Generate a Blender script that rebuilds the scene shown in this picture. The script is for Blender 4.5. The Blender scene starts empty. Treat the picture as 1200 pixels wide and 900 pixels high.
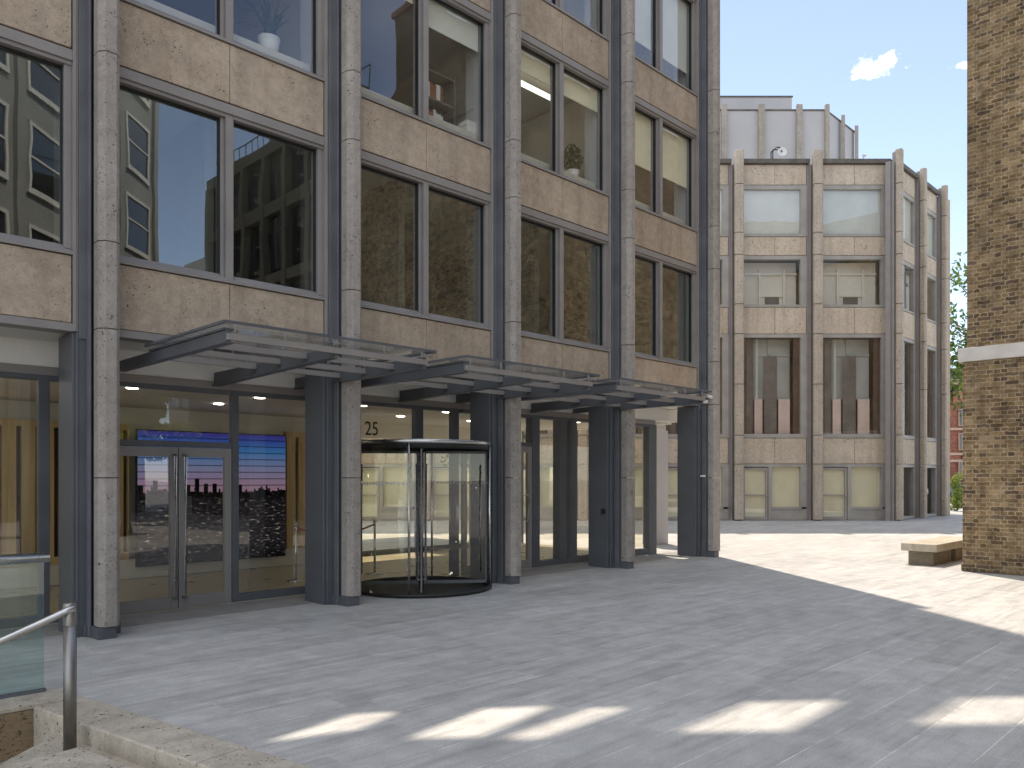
import bpy, bmesh, math, random
from mathutils import Vector, Matrix
random.seed(7)
C = bpy.context.scene.collection
SC = bpy.context.scene
H = 1.72            # eye height
F = 930.0           # focal length in photo pixels
R2 = math.sqrt(2)

# ------------------------------------------------------------------ helpers
class MB:
    """collects shapes; build() links them as ONE mesh object"""
    def __init__(self, T=None):
        self.bm = bmesh.new(); self.T = T or Matrix.Identity(4); self.mi = 0
    def _f(self, vs, smooth=False):
        try:
            f = self.bm.faces.new(vs); f.material_index = self.mi; f.smooth = smooth
            return f
        except ValueError:
            return None
    def v(self, p): return self.bm.verts.new(self.T @ Vector(p))
    def box(self, x0, x1, y0, y1, z0, z1):
        if x0 > x1: x0, x1 = x1, x0
        if y0 > y1: y0, y1 = y1, y0
        if z0 > z1: z0, z1 = z1, z0
        v = [self.v(p) for p in ((x0,y0,z0),(x1,y0,z0),(x1,y1,z0),(x0,y1,z0),(x0,y0,z1),(x1,y0,z1),(x1,y1,z1),(x0,y1,z1))]
        for q in ((3,2,1,0),(4,5,6,7),(0,1,5,4),(1,2,6,5),(2,3,7,6),(3,0,4,7)): self._f([v[i] for i in q])
        return self
    def prism(self, poly, z0, z1):
        a = sum(poly[i][0]*poly[(i+1) % len(poly)][1]-poly[(i+1) % len(poly)][0]*poly[i][1] for i in range(len(poly)))
        if a < 0: poly = poly[::-1]
        lo = [self.v((x,y,z0)) for x,y in poly]; hi = [self.v((x,y,z1)) for x,y in poly]
        n = len(poly)
        self._f(lo[::-1]); self._f(hi)
        for i in range(n): self._f([lo[i], lo[(i+1)%n], hi[(i+1)%n], hi[i]])
        return self
    def prism_s(self, poly, x0, x1):
        """polygon in (y,z), swept along x"""
        a = [self.v((x0,y,z)) for y,z in poly]; b = [self.v((x1,y,z)) for y,z in poly]
        n = len(poly); self._f(a[::-1]); self._f(b)
        for i in range(n): self._f([a[i], a[(i+1)%n], b[(i+1)%n], b[i]])
        return self
    def poly(self, pts):
        self._f([self.v(p) for p in pts]); return self
    def tube(self, pts, r, n=14, caps=True):
        pts = [Vector(p) for p in pts]; rings = []
        for i, p in enumerate(pts):
            d = (pts[min(i+1,len(pts)-1)]-pts[max(i-1,0)]).normalized()
            u = d.cross(Vector((0,0,1)))
            if u.length < 1e-3: u = d.cross(Vector((0,1,0)))
            u.normalize(); w = d.cross(u)
            rr = r[i] if isinstance(r,(list,tuple)) else r
            rings.append([self.v(p+(u*math.cos(2*math.pi*k/n)+w*math.sin(2*math.pi*k/n))*rr) for k in range(n)])
        for a, b in zip(rings, rings[1:]):
            for k in range(n): self._f([a[k], a[(k+1)%n], b[(k+1)%n], b[k]], True)
        if caps: self._f(rings[0][::-1]); self._f(rings[-1])
        return self
    def lathe(self, prof, cx=0, cy=0, n=32):
        rings = [[self.v((cx+r*math.cos(2*math.pi*k/n), cy+r*math.sin(2*math.pi*k/n), z)) for k in range(n)] for r, z in prof]
        for a, b in zip(rings, rings[1:]):
            for k in range(n): self._f([a[k], a[(k+1)%n], b[(k+1)%n], b[k]], True)
        return self
    def arcwall(self, cx, cy, r, th, a0, a1, z0, z1, n=20):
        """curved wall"""
        A = [a0+(a1-a0)*k/n for k in range(n+1)]
        ring = lambda rr, z: [self.v((cx+rr*math.cos(a), cy+rr*math.sin(a), z)) for a in A]
        o0, o1, i0, i1 = ring(r,z0), ring(r,z1), ring(r-th,z0), ring(r-th,z1)
        for k in range(n):
            self._f([o0[k],o0[k+1],o1[k+1],o1[k]], True); self._f([i0[k+1],i0[k],i1[k],i1[k+1]], True)
            self._f([o1[k],o1[k+1],i1[k+1],i1[k]]); self._f([i0[k],i0[k+1],o0[k+1],o0[k]])
        self._f([o0[0],o1[0],i1[0],i0[0]]); self._f([o0[n],i0[n],i1[n],o1[n]])
        return self
    def build(self, name, mat, parent=None, bevel=0, seg=2, fixn=True):
        bm = self.bm
        if fixn: bmesh.ops.recalc_face_normals(bm, faces=bm.faces)
        uv = bm.loops.layers.uv.new('UVMap')
        for f in bm.faces:
            n = f.normal
            if abs(n.z) > .7: a, b = Vector((1,0,0)), Vector((0,1,0))
            else:
                a = Vector((-n.y, n.x, 0)); a = a.normalized() if a.length > 1e-6 else Vector((1,0,0)); b = Vector((0,0,1))
            for l in f.loops: l[uv].uv = (l.vert.co.dot(a), l.vert.co.dot(b))
        me = bpy.data.meshes.new(name); bm.to_mesh(me); bm.free()
        for m in (mat if isinstance(mat,(list,tuple)) else [mat]): me.materials.append(m)
        o = bpy.data.objects.new(name, me); C.objects.link(o)
        if parent: o.parent = parent
        if bevel:
            md = o.modifiers.new('bevel','BEVEL'); md.width = bevel; md.segments = seg; md.limit_method = 'ANGLE'; md.angle_limit = math.radians(40)
        return o

def empty(name, loc, rz=0):
    o = bpy.data.objects.new(name, None); C.objects.link(o); o.location = loc; o.rotation_euler = (0,0,rz); o.empty_display_size = .3
    return o
def tag(o, label=None, cat=None, group=None, kind=None):
    if label: o['label'] = label
    if cat: o['category'] = cat
    if group: o['group'] = group
    if kind: o['kind'] = kind
    return o
def gp(px, py, z=0.0):
    """ground point (or point at height z) seen at photo pixel"""
    Y = (H-z)*F/(py-560.0); return Vector(((px-600)/F*Y, Y, z))
def at(px, py, Y):
    return Vector(((px-600)/F*Y, Y, H+(560-py)/F*Y))

# ------------------------------------------------------------------ materials
def nt(name):
    m = bpy.data.materials.new(name); m.use_nodes = True; t = m.node_tree; t.nodes.clear()
    return m, t, t.nodes, t.links
def node(N, typ, **kw):
    n = N.new(typ)
    for k, v in kw.items():
        if k.startswith('i_'):
            key = k[2:]; n.inputs[int(key) if key.isdigit() else key.replace('_',' ')].default_value = v
        else: setattr(n, k, v)
    return n
def ramp(N, stops, interp='LINEAR'):
    r = N.new('ShaderNodeValToRGB'); e = r.color_ramp; e.interpolation = interp
    while len(e.elements) < len(stops): e.elements.new(.5)
    for el, (p, c) in zip(e.elements, stops):
        el.position = p; el.color = (c, c, c, 1) if isinstance(c,(int,float)) else (*c, 1)
    return r
def mixc(N, L, fac, a, b, typ='MIX'):
    n = N.new('ShaderNodeMix'); n.data_type = 'RGBA'; n.blend_type = typ
    for sock, val in ((n.inputs[0], fac), (n.inputs[6], a), (n.inputs[7], b)):
        if hasattr(val, 'links'): L.new(val, sock)
        elif isinstance(val,(int,float)): sock.default_value = val
        else: sock.default_value = (*val, 1)
    return n.outputs[2]
def mathn(N, L, op, a, b=0.0, clamp=False):
    n = N.new('ShaderNodeMath'); n.operation = op; n.use_clamp = clamp
    for i, val in enumerate((a, b)):
        if hasattr(val, 'links'): L.new(val, n.inputs[i])
        else: n.inputs[i].default_value = val
    return n.outputs[0]
def finish(m, N, L, color, rough=.6, metal=0, bump=None, bd=.004, bs=.6, spec=.4):
    p = N.new('ShaderNodeBsdfPrincipled'); o = N.new('ShaderNodeOutputMaterial')
    if hasattr(color,'links'): L.new(color, p.inputs['Base Color'])
    else: p.inputs['Base Color'].default_value = (*color, 1)
    if hasattr(rough,'links'): L.new(rough, p.inputs['Roughness'])
    else: p.inputs['Roughness'].default_value = rough
    p.inputs['Metallic'].default_value = metal
    p.inputs['Specular IOR Level'].default_value = spec
    if bump is not None:
        b = N.new('ShaderNodeBump'); b.inputs['Strength'].default_value = bs; b.inputs['Distance'].default_value = bd
        L.new(bump, b.inputs['Height']); L.new(b.outputs[0], p.inputs['Normal'])
    L.new(p.outputs[0], o.inputs[0]); return m

def m_plain(name, col, rough=.5, metal=0, var=.12, scale=3.0, spec=.4):
    m, t, N, L = nt(name)
    tc = node(N,'ShaderNodeTexCoord')
    n1 = node(N,'ShaderNodeTexNoise', i_Scale=scale, i_Detail=6.0); L.new(tc.outputs['Object'], n1.inputs['Vector'])
    n2 = node(N,'ShaderNodeTexNoise', i_Scale=scale*30, i_Detail=2.0); L.new(tc.outputs['Object'], n2.inputs['Vector'])
    f = ramp(N, [(.3, 1-var), (.7, 1+var)]); L.new(n1.outputs[0], f.inputs[0])
    g = ramp(N, [(.3, 1-var*.4), (.7, 1+var*.4)]); L.new(n2.outputs[0], g.inputs[0])
    c = mixc(N, L, 1.0, mixc(N, L, 1.0, col, f.outputs[0], 'MULTIPLY'), g.outputs[0], 'MULTIPLY')
    r = mathn(N, L, 'ADD', mathn(N, L, 'MULTIPLY', n1.outputs[0], .2), rough-.1, True)
    return finish(m, N, L, c, r, metal, spec=spec)

def m_roach(name, a, b, pit=.42, pscale=26.0, pitcol=(.06,.05,.045), streak=0.0):
    """shelly Portland stone: mottled with dark shell pits"""
    m, t, N, L = nt(name)
    tc = node(N,'ShaderNodeTexCoord'); co = tc.outputs['Object']
    big = node(N,'ShaderNodeTexNoise', i_Scale=.9, i_Detail=5.0, i_Roughness=.6); L.new(co, big.inputs['Vector'])
    mid = node(N,'ShaderNodeTexNoise', i_Scale=9.0, i_Detail=6.0, i_Roughness=.7); L.new(co, mid.inputs['Vector'])
    fine = node(N,'ShaderNodeTexNoise', i_Scale=120.0, i_Detail=2.0); L.new(co, fine.inputs['Vector'])
    r1 = ramp(N, [(.35,0),(.65,1)]); L.new(big.outputs[0], r1.inputs[0])
    c = mixc(N, L, r1.outputs[0], a, b)
    r2 = ramp(N, [(.25,.78),(.75,1.16)]); L.new(mid.outputs[0], r2.inputs[0])
    c = mixc(N, L, 1.0, c, r2.outputs[0], 'MULTIPLY')
    r3 = ramp(N, [(.25,.82),(.75,1.15)]); L.new(fine.outputs[0], r3.inputs[0])
    c = mixc(N, L, 1.0, c, r3.outputs[0], 'MULTIPLY')
    sm = node(N,'ShaderNodeMapping'); sm.inputs['Scale'].default_value = (5,5,.3); L.new(co, sm.inputs[0])
    sn = node(N,'ShaderNodeTexNoise', i_Scale=1.0, i_Detail=6.0, i_Roughness=.6); L.new(sm.outputs[0], sn.inputs['Vector'])
    r4 = ramp(N, [(.34,.86),(.52,1.0),(.7,1.04)]); L.new(sn.outputs[0], r4.inputs[0])
    c = mixc(N, L, 1.0, c, r4.outputs[0], 'MULTIPLY')
    # warped coordinates for irregular pits
    wv = node(N,'ShaderNodeTexNoise', i_Scale=14.0, i_Detail=2.0); L.new(co, wv.inputs['Vector'])
    add = N.new('ShaderNodeMixRGB'); add.blend_type = 'LINEAR_LIGHT'; add.inputs[0].default_value = .05
    L.new(co, add.inputs[1]); L.new(wv.outputs['Color'], add.inputs[2])
    mp = node(N,'ShaderNodeMapping'); mp.inputs['Scale'].default_value = (1,1,1.6); L.new(add.outputs[0], mp.inputs[0])
    vo = node(N,'ShaderNodeTexVoronoi', i_Scale=pscale, i_Randomness=1.0); L.new(mp.outputs[0], vo.inputs['Vector'])
    vo2 = node(N,'ShaderNodeTexVoronoi', i_Scale=pscale*2.3, i_Randomness=1.0); L.new(mp.outputs[0], vo2.inputs['Vector'])
    dens = node(N,'ShaderNodeTexNoise', i_Scale=3.2, i_Detail=3.0); L.new(co, dens.inputs['Vector'])
    sep = N.new('ShaderNodeSeparateColor'); L.new(vo.outputs['Color'], sep.inputs[0])
    size = mathn(N, L, 'MULTIPLY', mathn(N, L, 'POWER', sep.outputs[0], 2.2), pit)
    size = mathn(N, L, 'MULTIPLY', size, mathn(N, L, 'MULTIPLY', mathn(N, L, 'SUBTRACT', dens.outputs[0], .12, True), 2.2))
    p1 = mathn(N, L, 'MULTIPLY', mathn(N, L, 'SUBTRACT', size, vo.outputs['Distance']), 12.0, True)
    sep2 = N.new('ShaderNodeSeparateColor'); L.new(vo2.outputs['Color'], sep2.inputs[0])
    size2 = mathn(N, L, 'MULTIPLY', mathn(N, L, 'POWER', sep2.outputs[0], 3.0), pit*.9)
    p2 = mathn(N, L, 'MULTIPLY', mathn(N, L, 'SUBTRACT', size2, vo2.outputs['Distance']), 9.0, True)
    p = mathn(N, L, 'MAXIMUM', p1, p2)
    c = mixc(N, L, mathn(N, L, 'MULTIPLY', p, .85), c, pitcol)
    hgt = mathn(N, L, 'SUBTRACT', mathn(N, L, 'MULTIPLY', mid.outputs[0], .5), p)
    return finish(m, N, L, c, .88, 0, hgt, .006, .8, .25)

def m_brick(name, c1, c2, c3, mort, scale=1.0):
    m, t, N, L = nt(name)
    tc = node(N,'ShaderNodeTexCoord'); co = tc.outputs['UV']
    wn = node(N,'ShaderNodeTexNoise', i_Scale=16.0, i_Detail=4.0); L.new(co, wn.inputs['Vector'])
    add = N.new('ShaderNodeMixRGB'); add.blend_type = 'LINEAR_LIGHT'; add.inputs[0].default_value = .03
    L.new(co, add.inputs[1]); L.new(wn.outputs['Color'], add.inputs[2])
    def br(w, off, sq, sqf):
        b = N.new('ShaderNodeTexBrick'); b.offset = off; b.squash = sq; b.squash_frequency = sqf
        b.inputs['Scale'].default_value = scale; b.inputs['Brick Width'].default_value = w; b.inputs['Row Height'].default_value = .075
        b.inputs['Mortar Size'].default_value = .008; b.inputs['Mortar Smooth'].default_value = .35; b.inputs['Bias'].default_value = 0
        b.inputs['Color1'].default_value = (0,0,0,1); b.inputs['Color2'].default_value = (1,1,1,1); b.inputs['Mortar'].default_value = (.5,.5,.5,1)
        L.new(add.outputs[0], b.inputs['Vector']); return b
    b = br(.225, .5, .5, 2)
    rr = ramp(N, [(0, c3),(.1, tuple(x*1.7 for x in c3)),(.22, tuple(x*.55 for x in c1)),(.4, c1),(.65, c2),(.8, tuple(x*.8 for x in c1)),(1, tuple(x*1.15 for x in c2))]); L.new(b.outputs['Color'], rr.inputs[0])
    big = node(N,'ShaderNodeTexNoise', i_Scale=.7, i_Detail=5.0); L.new(co, big.inputs['Vector'])
    fine = node(N,'ShaderNodeTexNoise', i_Scale=38.0, i_Detail=5.0, i_Roughness=.7); L.new(co, fine.inputs['Vector'])
    mid = node(N,'ShaderNodeTexNoise', i_Scale=5.0, i_Detail=4.0); L.new(co, mid.inputs['Vector'])
    f1 = ramp(N, [(.3,.72),(.7,1.22)]); L.new(big.outputs[0], f1.inputs[0])
    f2 = ramp(N, [(.25,.6),(.75,1.4)]); L.new(fine.outputs[0], f2.inputs[0])
    f3 = ramp(N, [(.28,.58),(.5,1.0),(.72,1.3)]); L.new(mid.outputs[0], f3.inputs[0])
    c = mixc(N, L, 1.0, rr.outputs[0], f2.outputs[0], 'MULTIPLY')
    mm = mathn(N, L, 'MULTIPLY', b.outputs['Fac'], mathn(N, L, 'ADD', mathn(N, L, 'MULTIPLY', mid.outputs[0], .9), .5), True)
    c = mixc(N, L, mm, c, mort)
    pn_ = node(N,'ShaderNodeTexNoise', i_Scale=2.3, i_Detail=7.0, i_Roughness=.7); L.new(co, pn_.inputs['Vector'])
    pr_ = ramp(N, [(.52,0),(.68,.6)]); L.new(pn_.outputs[0], pr_.inputs[0])
    c = mixc(N, L, pr_.outputs[0], c, tuple(x*.85 for x in mort))
    c = mixc(N, L, 1.0, c, f1.outputs[0], 'MULTIPLY'); c = mixc(N, L, 1.0, c, f3.outputs[0], 'MULTIPLY')
    hgt = mathn(N, L, 'ADD', mathn(N, L, 'MULTIPLY', b.outputs['Fac'], -.7), mathn(N, L, 'MULTIPLY', fine.outputs[0], .6))
    return finish(m, N, L, c, .9, 0, hgt, .012, .9, .2)

def m_glass(name, tint, base=.1, gain=.9, tone=(1,1,1), rough=0.0, wavy=True, wave=.06):
    """clear glazing: see-through with angle-dependent mirror reflection"""
    m, t, N, L = nt(name)
    tr = N.new('ShaderNodeBsdfTransparent'); tr.inputs[0].default_value = (*tint,1)
    gl = N.new('ShaderNodeBsdfGlossy'); gl.inputs['Roughness'].default_value = rough; gl.inputs['Color'].default_value = (*tone,1)
    lw = N.new('ShaderNodeLayerWeight'); lw.inputs['Blend'].default_value = .5
    p = mathn(N, L, 'POWER', lw.outputs['Facing'], 5.0)
    fac = mathn(N, L, 'ADD', mathn(N, L, 'MULTIPLY', p, gain), base, True)
    # slight unevenness of float glass
    tc = node(N,'ShaderNodeTexCoord'); no = node(N,'ShaderNodeTexNoise', i_Scale=1.3, i_Detail=1.0); L.new(tc.outputs['Object'], no.inputs['Vector'])
    b = N.new('ShaderNodeBump'); b.inputs['Strength'].default_value = wave; b.inputs['Distance'].default_value = .02
    L.new(no.outputs[0], b.inputs['Height'])
    if wavy: L.new(b.outputs[0], gl.inputs['Normal'])
    mx = N.new('ShaderNodeMixShader'); L.new(fac, mx.inputs[0]); L.new(tr.outputs[0], mx.inputs[1]); L.new(gl.outputs[0], mx.inputs[2])
    o = N.new('ShaderNodeOutputMaterial'); L.new(mx.outputs[0], o.inputs[0]); return m

def m_emit(name, col, s):
    m, t, N, L = nt(name); e = N.new('ShaderNodeEmission'); e.inputs[0].default_value = (*col,1); e.inputs[1].default_value = s
    o = N.new('ShaderNodeOutputMaterial'); L.new(e.outputs[0], o.inputs[0]); return m

def m_paving(name):
    m, t, N, L = nt(name)
    tc = node(N,'ShaderNodeTexCoord')
    mp = node(N,'ShaderNodeMapping'); mp.inputs['Rotation'].default_value = (0,0,math.radians(-45)); mp.inputs['Location'].default_value = (.35,.22,0)
    L.new(tc.outputs['Object'], mp.inputs[0]); co = mp.outputs[0]
    def brick(w, h, off, mort, seed):
        b = N.new('ShaderNodeTexBrick'); b.offset = off; b.offset_frequency = 2; b.squash = .8; b.squash_frequency = 3
        b.inputs['Scale'].default_value = 1; b.inputs['Brick Width'].default_value = w; b.inputs['Row Height'].default_value = h
        b.inputs['Mortar Size'].default_value = mort; b.inputs['Mortar Smooth'].default_value = .2
        b.inputs['Color1'].default_value = (0,0,0,1); b.inputs['Color2'].default_value = (1,1,1,1); b.inputs['Mortar'].default_value = (.5,.5,.5,1)
        L.new(co, b.inputs['Vector']); return b
    b = brick(1.85, .41, .37, .0045, 0)
    st = node(N,'ShaderNodeMapping'); st.inputs['Scale'].default_value = (.7,9.0,1); L.new(co, st.inputs[0])
    s1 = node(N,'ShaderNodeTexNoise', i_Scale=1.0, i_Detail=7.0, i_Roughness=.62); L.new(st.outputs[0], s1.inputs['Vector'])
    # streaks shift from slab to slab
    off = N.new('ShaderNodeMixRGB'); off.blend_type = 'ADD'; off.inputs[0].default_value = 1
    L.new(st.outputs[0], off.inputs[1]); 
    sc = N.new('ShaderNodeVectorMath'); sc.operation = 'SCALE'; sc.inputs['Scale'].default_value = 7.0; L.new(b.outputs['Color'], sc.inputs[0]); L.new(sc.outputs[0], off.inputs[2])
    s2 = node(N,'ShaderNodeTexNoise', i_Scale=1.0, i_Detail=8.0, i_Roughness=.65); L.new(off.outputs[0], s2.inputs['Vector'])
    big = node(N,'ShaderNodeTexNoise', i_Scale=.45, i_Detail=4.0); L.new(co, big.inputs['Vector'])
    mid = node(N,'ShaderNodeTexNoise', i_Scale=3.5, i_Detail=5.0, i_Roughness=.65); L.new(co, mid.inputs['Vector'])
    sp = node(N,'ShaderNodeTexNoise', i_Scale=170.0, i_Detail=3.0, i_Roughness=.8); L.new(co, sp.inputs['Vector'])
    rb = ramp(N, [(0,.92),(1,1.06)]); L.new(b.outputs['Color'], rb.inputs[0])
    r1 = ramp(N, [(.34,.80),(.54,1.04)]); L.new(s2.outputs[0], r1.inputs[0])
    r2 = ramp(N, [(.3,.92),(.7,1.07)]); L.new(big.outputs[0], r2.inputs[0])
    r3 = ramp(N, [(.3,.7),(.7,1.3)]); L.new(sp.outputs[0], r3.inputs[0])
    r4 = ramp(N, [(.3,.84),(.7,1.12)]); L.new(mid.outputs[0], r4.inputs[0])
    c = (.465,.452,.432)
    for r in (rb, r1, r2, r3, r4): c = mixc(N, L, 1.0, c, r.outputs[0], 'MULTIPLY')
    gv = node(N,'ShaderNodeTexVoronoi', i_Scale=1.3, i_Randomness=1.0); L.new(co, gv.inputs['Vector'])
    gr = ramp(N, [(.016,.62),(.026,1)]); L.new(gv.outputs['Distance'], gr.inputs[0]); c = mixc(N, L, 1.0, c, gr.outputs[0], 'MULTIPLY')
    s6 = node(N,'ShaderNodeTexNoise', i_Scale=55.0, i_Detail=4.0, i_Roughness=.75); L.new(co, s6.inputs['Vector'])
    g6 = ramp(N, [(.3,.84),(.7,1.14)]); L.new(s6.outputs[0], g6.inputs[0]); c = mixc(N, L, 1.0, c, g6.outputs[0], 'MULTIPLY')
    jn = ramp(N, [(.42,0),(.6,1)]); L.new(mid.outputs[0], jn.inputs[0])
    sxy = N.new('ShaderNodeSeparateXYZ'); L.new(co, sxy.inputs[0])
    fr_ = mathn(N, L, 'FRACT', mathn(N, L, 'ADD', mathn(N, L, 'MULTIPLY', sxy.outputs[1], 1/.41), .5))
    rl = mathn(N, L, 'LESS_THAN', mathn(N, L, 'ABSOLUTE', mathn(N, L, 'SUBTRACT', fr_, .5)), .012)
    jf = mathn(N, L, 'MULTIPLY', b.outputs['Fac'], mathn(N, L, 'MULTIPLY', mathn(N, L, 'ADD', mathn(N, L, 'MULTIPLY', jn.outputs[0], .75), .08), mathn(N, L, 'ADD', mathn(N, L, 'MULTIPLY', rl, .72), .28)))
    c = mixc(N, L, jf, c, (.80,.77,.73))
    ro = ramp(N, [(.3,.5),(.7,.72)]); L.new(s2.outputs[0], ro.inputs[0])
    hg = mathn(N, L, 'ADD', mathn(N, L, 'MULTIPLY', sp.outputs[0], .3), mathn(N, L, 'MULTIPLY', b.outputs['Fac'], -.6))
    return finish(m, N, L, c, ro.outputs[0], 0, hg, .002, .5, .35)

def m_leaf(name, c1, c2):
    m, t, N, L = nt(name)
    g = N.new('ShaderNodeNewGeometry'); r = ramp(N, [(0,c1),(1,c2)]); L.new(g.outputs['Random Per Island'], r.inputs[0])
    p = N.new('ShaderNodeBsdfPrincipled'); L.new(r.outputs[0], p.inputs['Base Color']); p.inputs['Roughness'].default_value = .5
    tl = N.new('ShaderNodeBsdfTranslucent'); L.new(r.outputs[0], tl.inputs[0])
    mx = N.new('ShaderNodeMixShader'); mx.inputs[0].default_value = .4; L.new(p.outputs[0], mx.inputs[1]); L.new(tl.outputs[0], mx.inputs[2])
    o = N.new('ShaderNodeOutputMaterial'); L.new(mx.outputs[0], o.inputs[0]); return m

def m_screen(name):
    """city panorama at dusk on an LED wall (UV in metres, x 0..1 y 0..1 of the panel via Generated)"""
    m, t, N, L = nt(name)
    tc = node(N,'ShaderNodeTexCoord'); s = N.new('ShaderNodeSeparateXYZ'); L.new(tc.outputs['Generated'], s.inputs[0])
    x, z = s.outputs[0], s.outputs[2]
    sky = ramp(N, [(.5,(.30,.17,.22)),(.62,(.24,.17,.27)),(.74,(.15,.18,.34)),(.86,(.04,.15,.38)),(.95,(.03,.06,.30)),(1,(.04,.03,.2))]); L.new(z, sky.inputs[0])
    bl = node(N,'ShaderNodeTexNoise', i_Scale=2.5, i_Detail=3.0); L.new(tc.outputs['Generated'], bl.inputs['Vector'])
    st = mathn(N, L, 'SINE', mathn(N, L, 'MULTIPLY', z, 120.0)); stf = ramp(N, [(.75,1),(.95,.35)]); L.new(st, stf.inputs[0])
    skyc = mixc(N, L, 1.0, sky.outputs[0], stf.outputs[0], 'MULTIPLY')
    # skyline height : stepped random towers
    def towers(n, amp, seed):
        w = N.new('ShaderNodeTexWhiteNoise'); w.noise_dimensions = '1D'
        L.new(mathn(N, L, 'ADD', mathn(N, L, 'FLOOR', mathn(N, L, 'MULTIPLY', x, n)), seed), w.inputs['W'])
        return mathn(N, L, 'MULTIPLY', mathn(N, L, 'POWER', w.outputs[0], 3.0), amp)
    hgt = mathn(N, L, 'ADD', mathn(N, L, 'MAXIMUM', towers(34, .13, 3), towers(80, .06, 9)), .53)
    sil = mathn(N, L, 'GREATER_THAN', hgt, z)
    mp = node(N,'ShaderNodeMapping'); mp.inputs['Scale'].default_value = (26,1,70); L.new(tc.outputs['Generated'], mp.inputs[0])
    city = node(N,'ShaderNodeTexNoise', i_Scale=1.0, i_Detail=4.0); L.new(mp.outputs[0], city.inputs['Vector'])
    cr = ramp(N, [(.5,(.012,.011,.014)),(.6,(.05,.045,.05)),(.68,(.35,.3,.28)),(.8,(.6,.55,.5))]); L.new(city.outputs[0], cr.inputs[0])
    lo = ramp(N, [(.0,.25),(.15,1),(.45,.6),(.52,.12)]); L.new(z, lo.inputs[0])
    cc = mixc(N, L, 1.0, cr.outputs[0], lo.outputs[0], 'MULTIPLY')
    c = mixc(N, L, sil, skyc, cc)
    e = N.new('ShaderNodeEmission'); L.new(c, e.inputs[0]); e.inputs[1].default_value = SCREEN
    o = N.new('ShaderNodeOutputMaterial'); L.new(e.outputs[0], o.inputs[0]); return m

def m_slats(name):
    m, t, N, L = nt(name)
    tc = node(N,'ShaderNodeTexCoord')
    mp = node(N,'ShaderNodeMapping'); mp.inputs['Scale'].default_value = (14,14,.8); L.new(tc.outputs['Object'], mp.inputs[0])
    n = node(N,'ShaderNodeTexNoise', i_Scale=1.0, i_Detail=6.0); L.new(mp.outputs[0], n.inputs['Vector'])
    r = ramp(N, [(.3,(.38,.26,.12)),(.7,(.56,.42,.22))]); L.new(n.outputs[0], r.inputs[0])
    return finish(m, N, L, r.outputs[0], .5)

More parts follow.
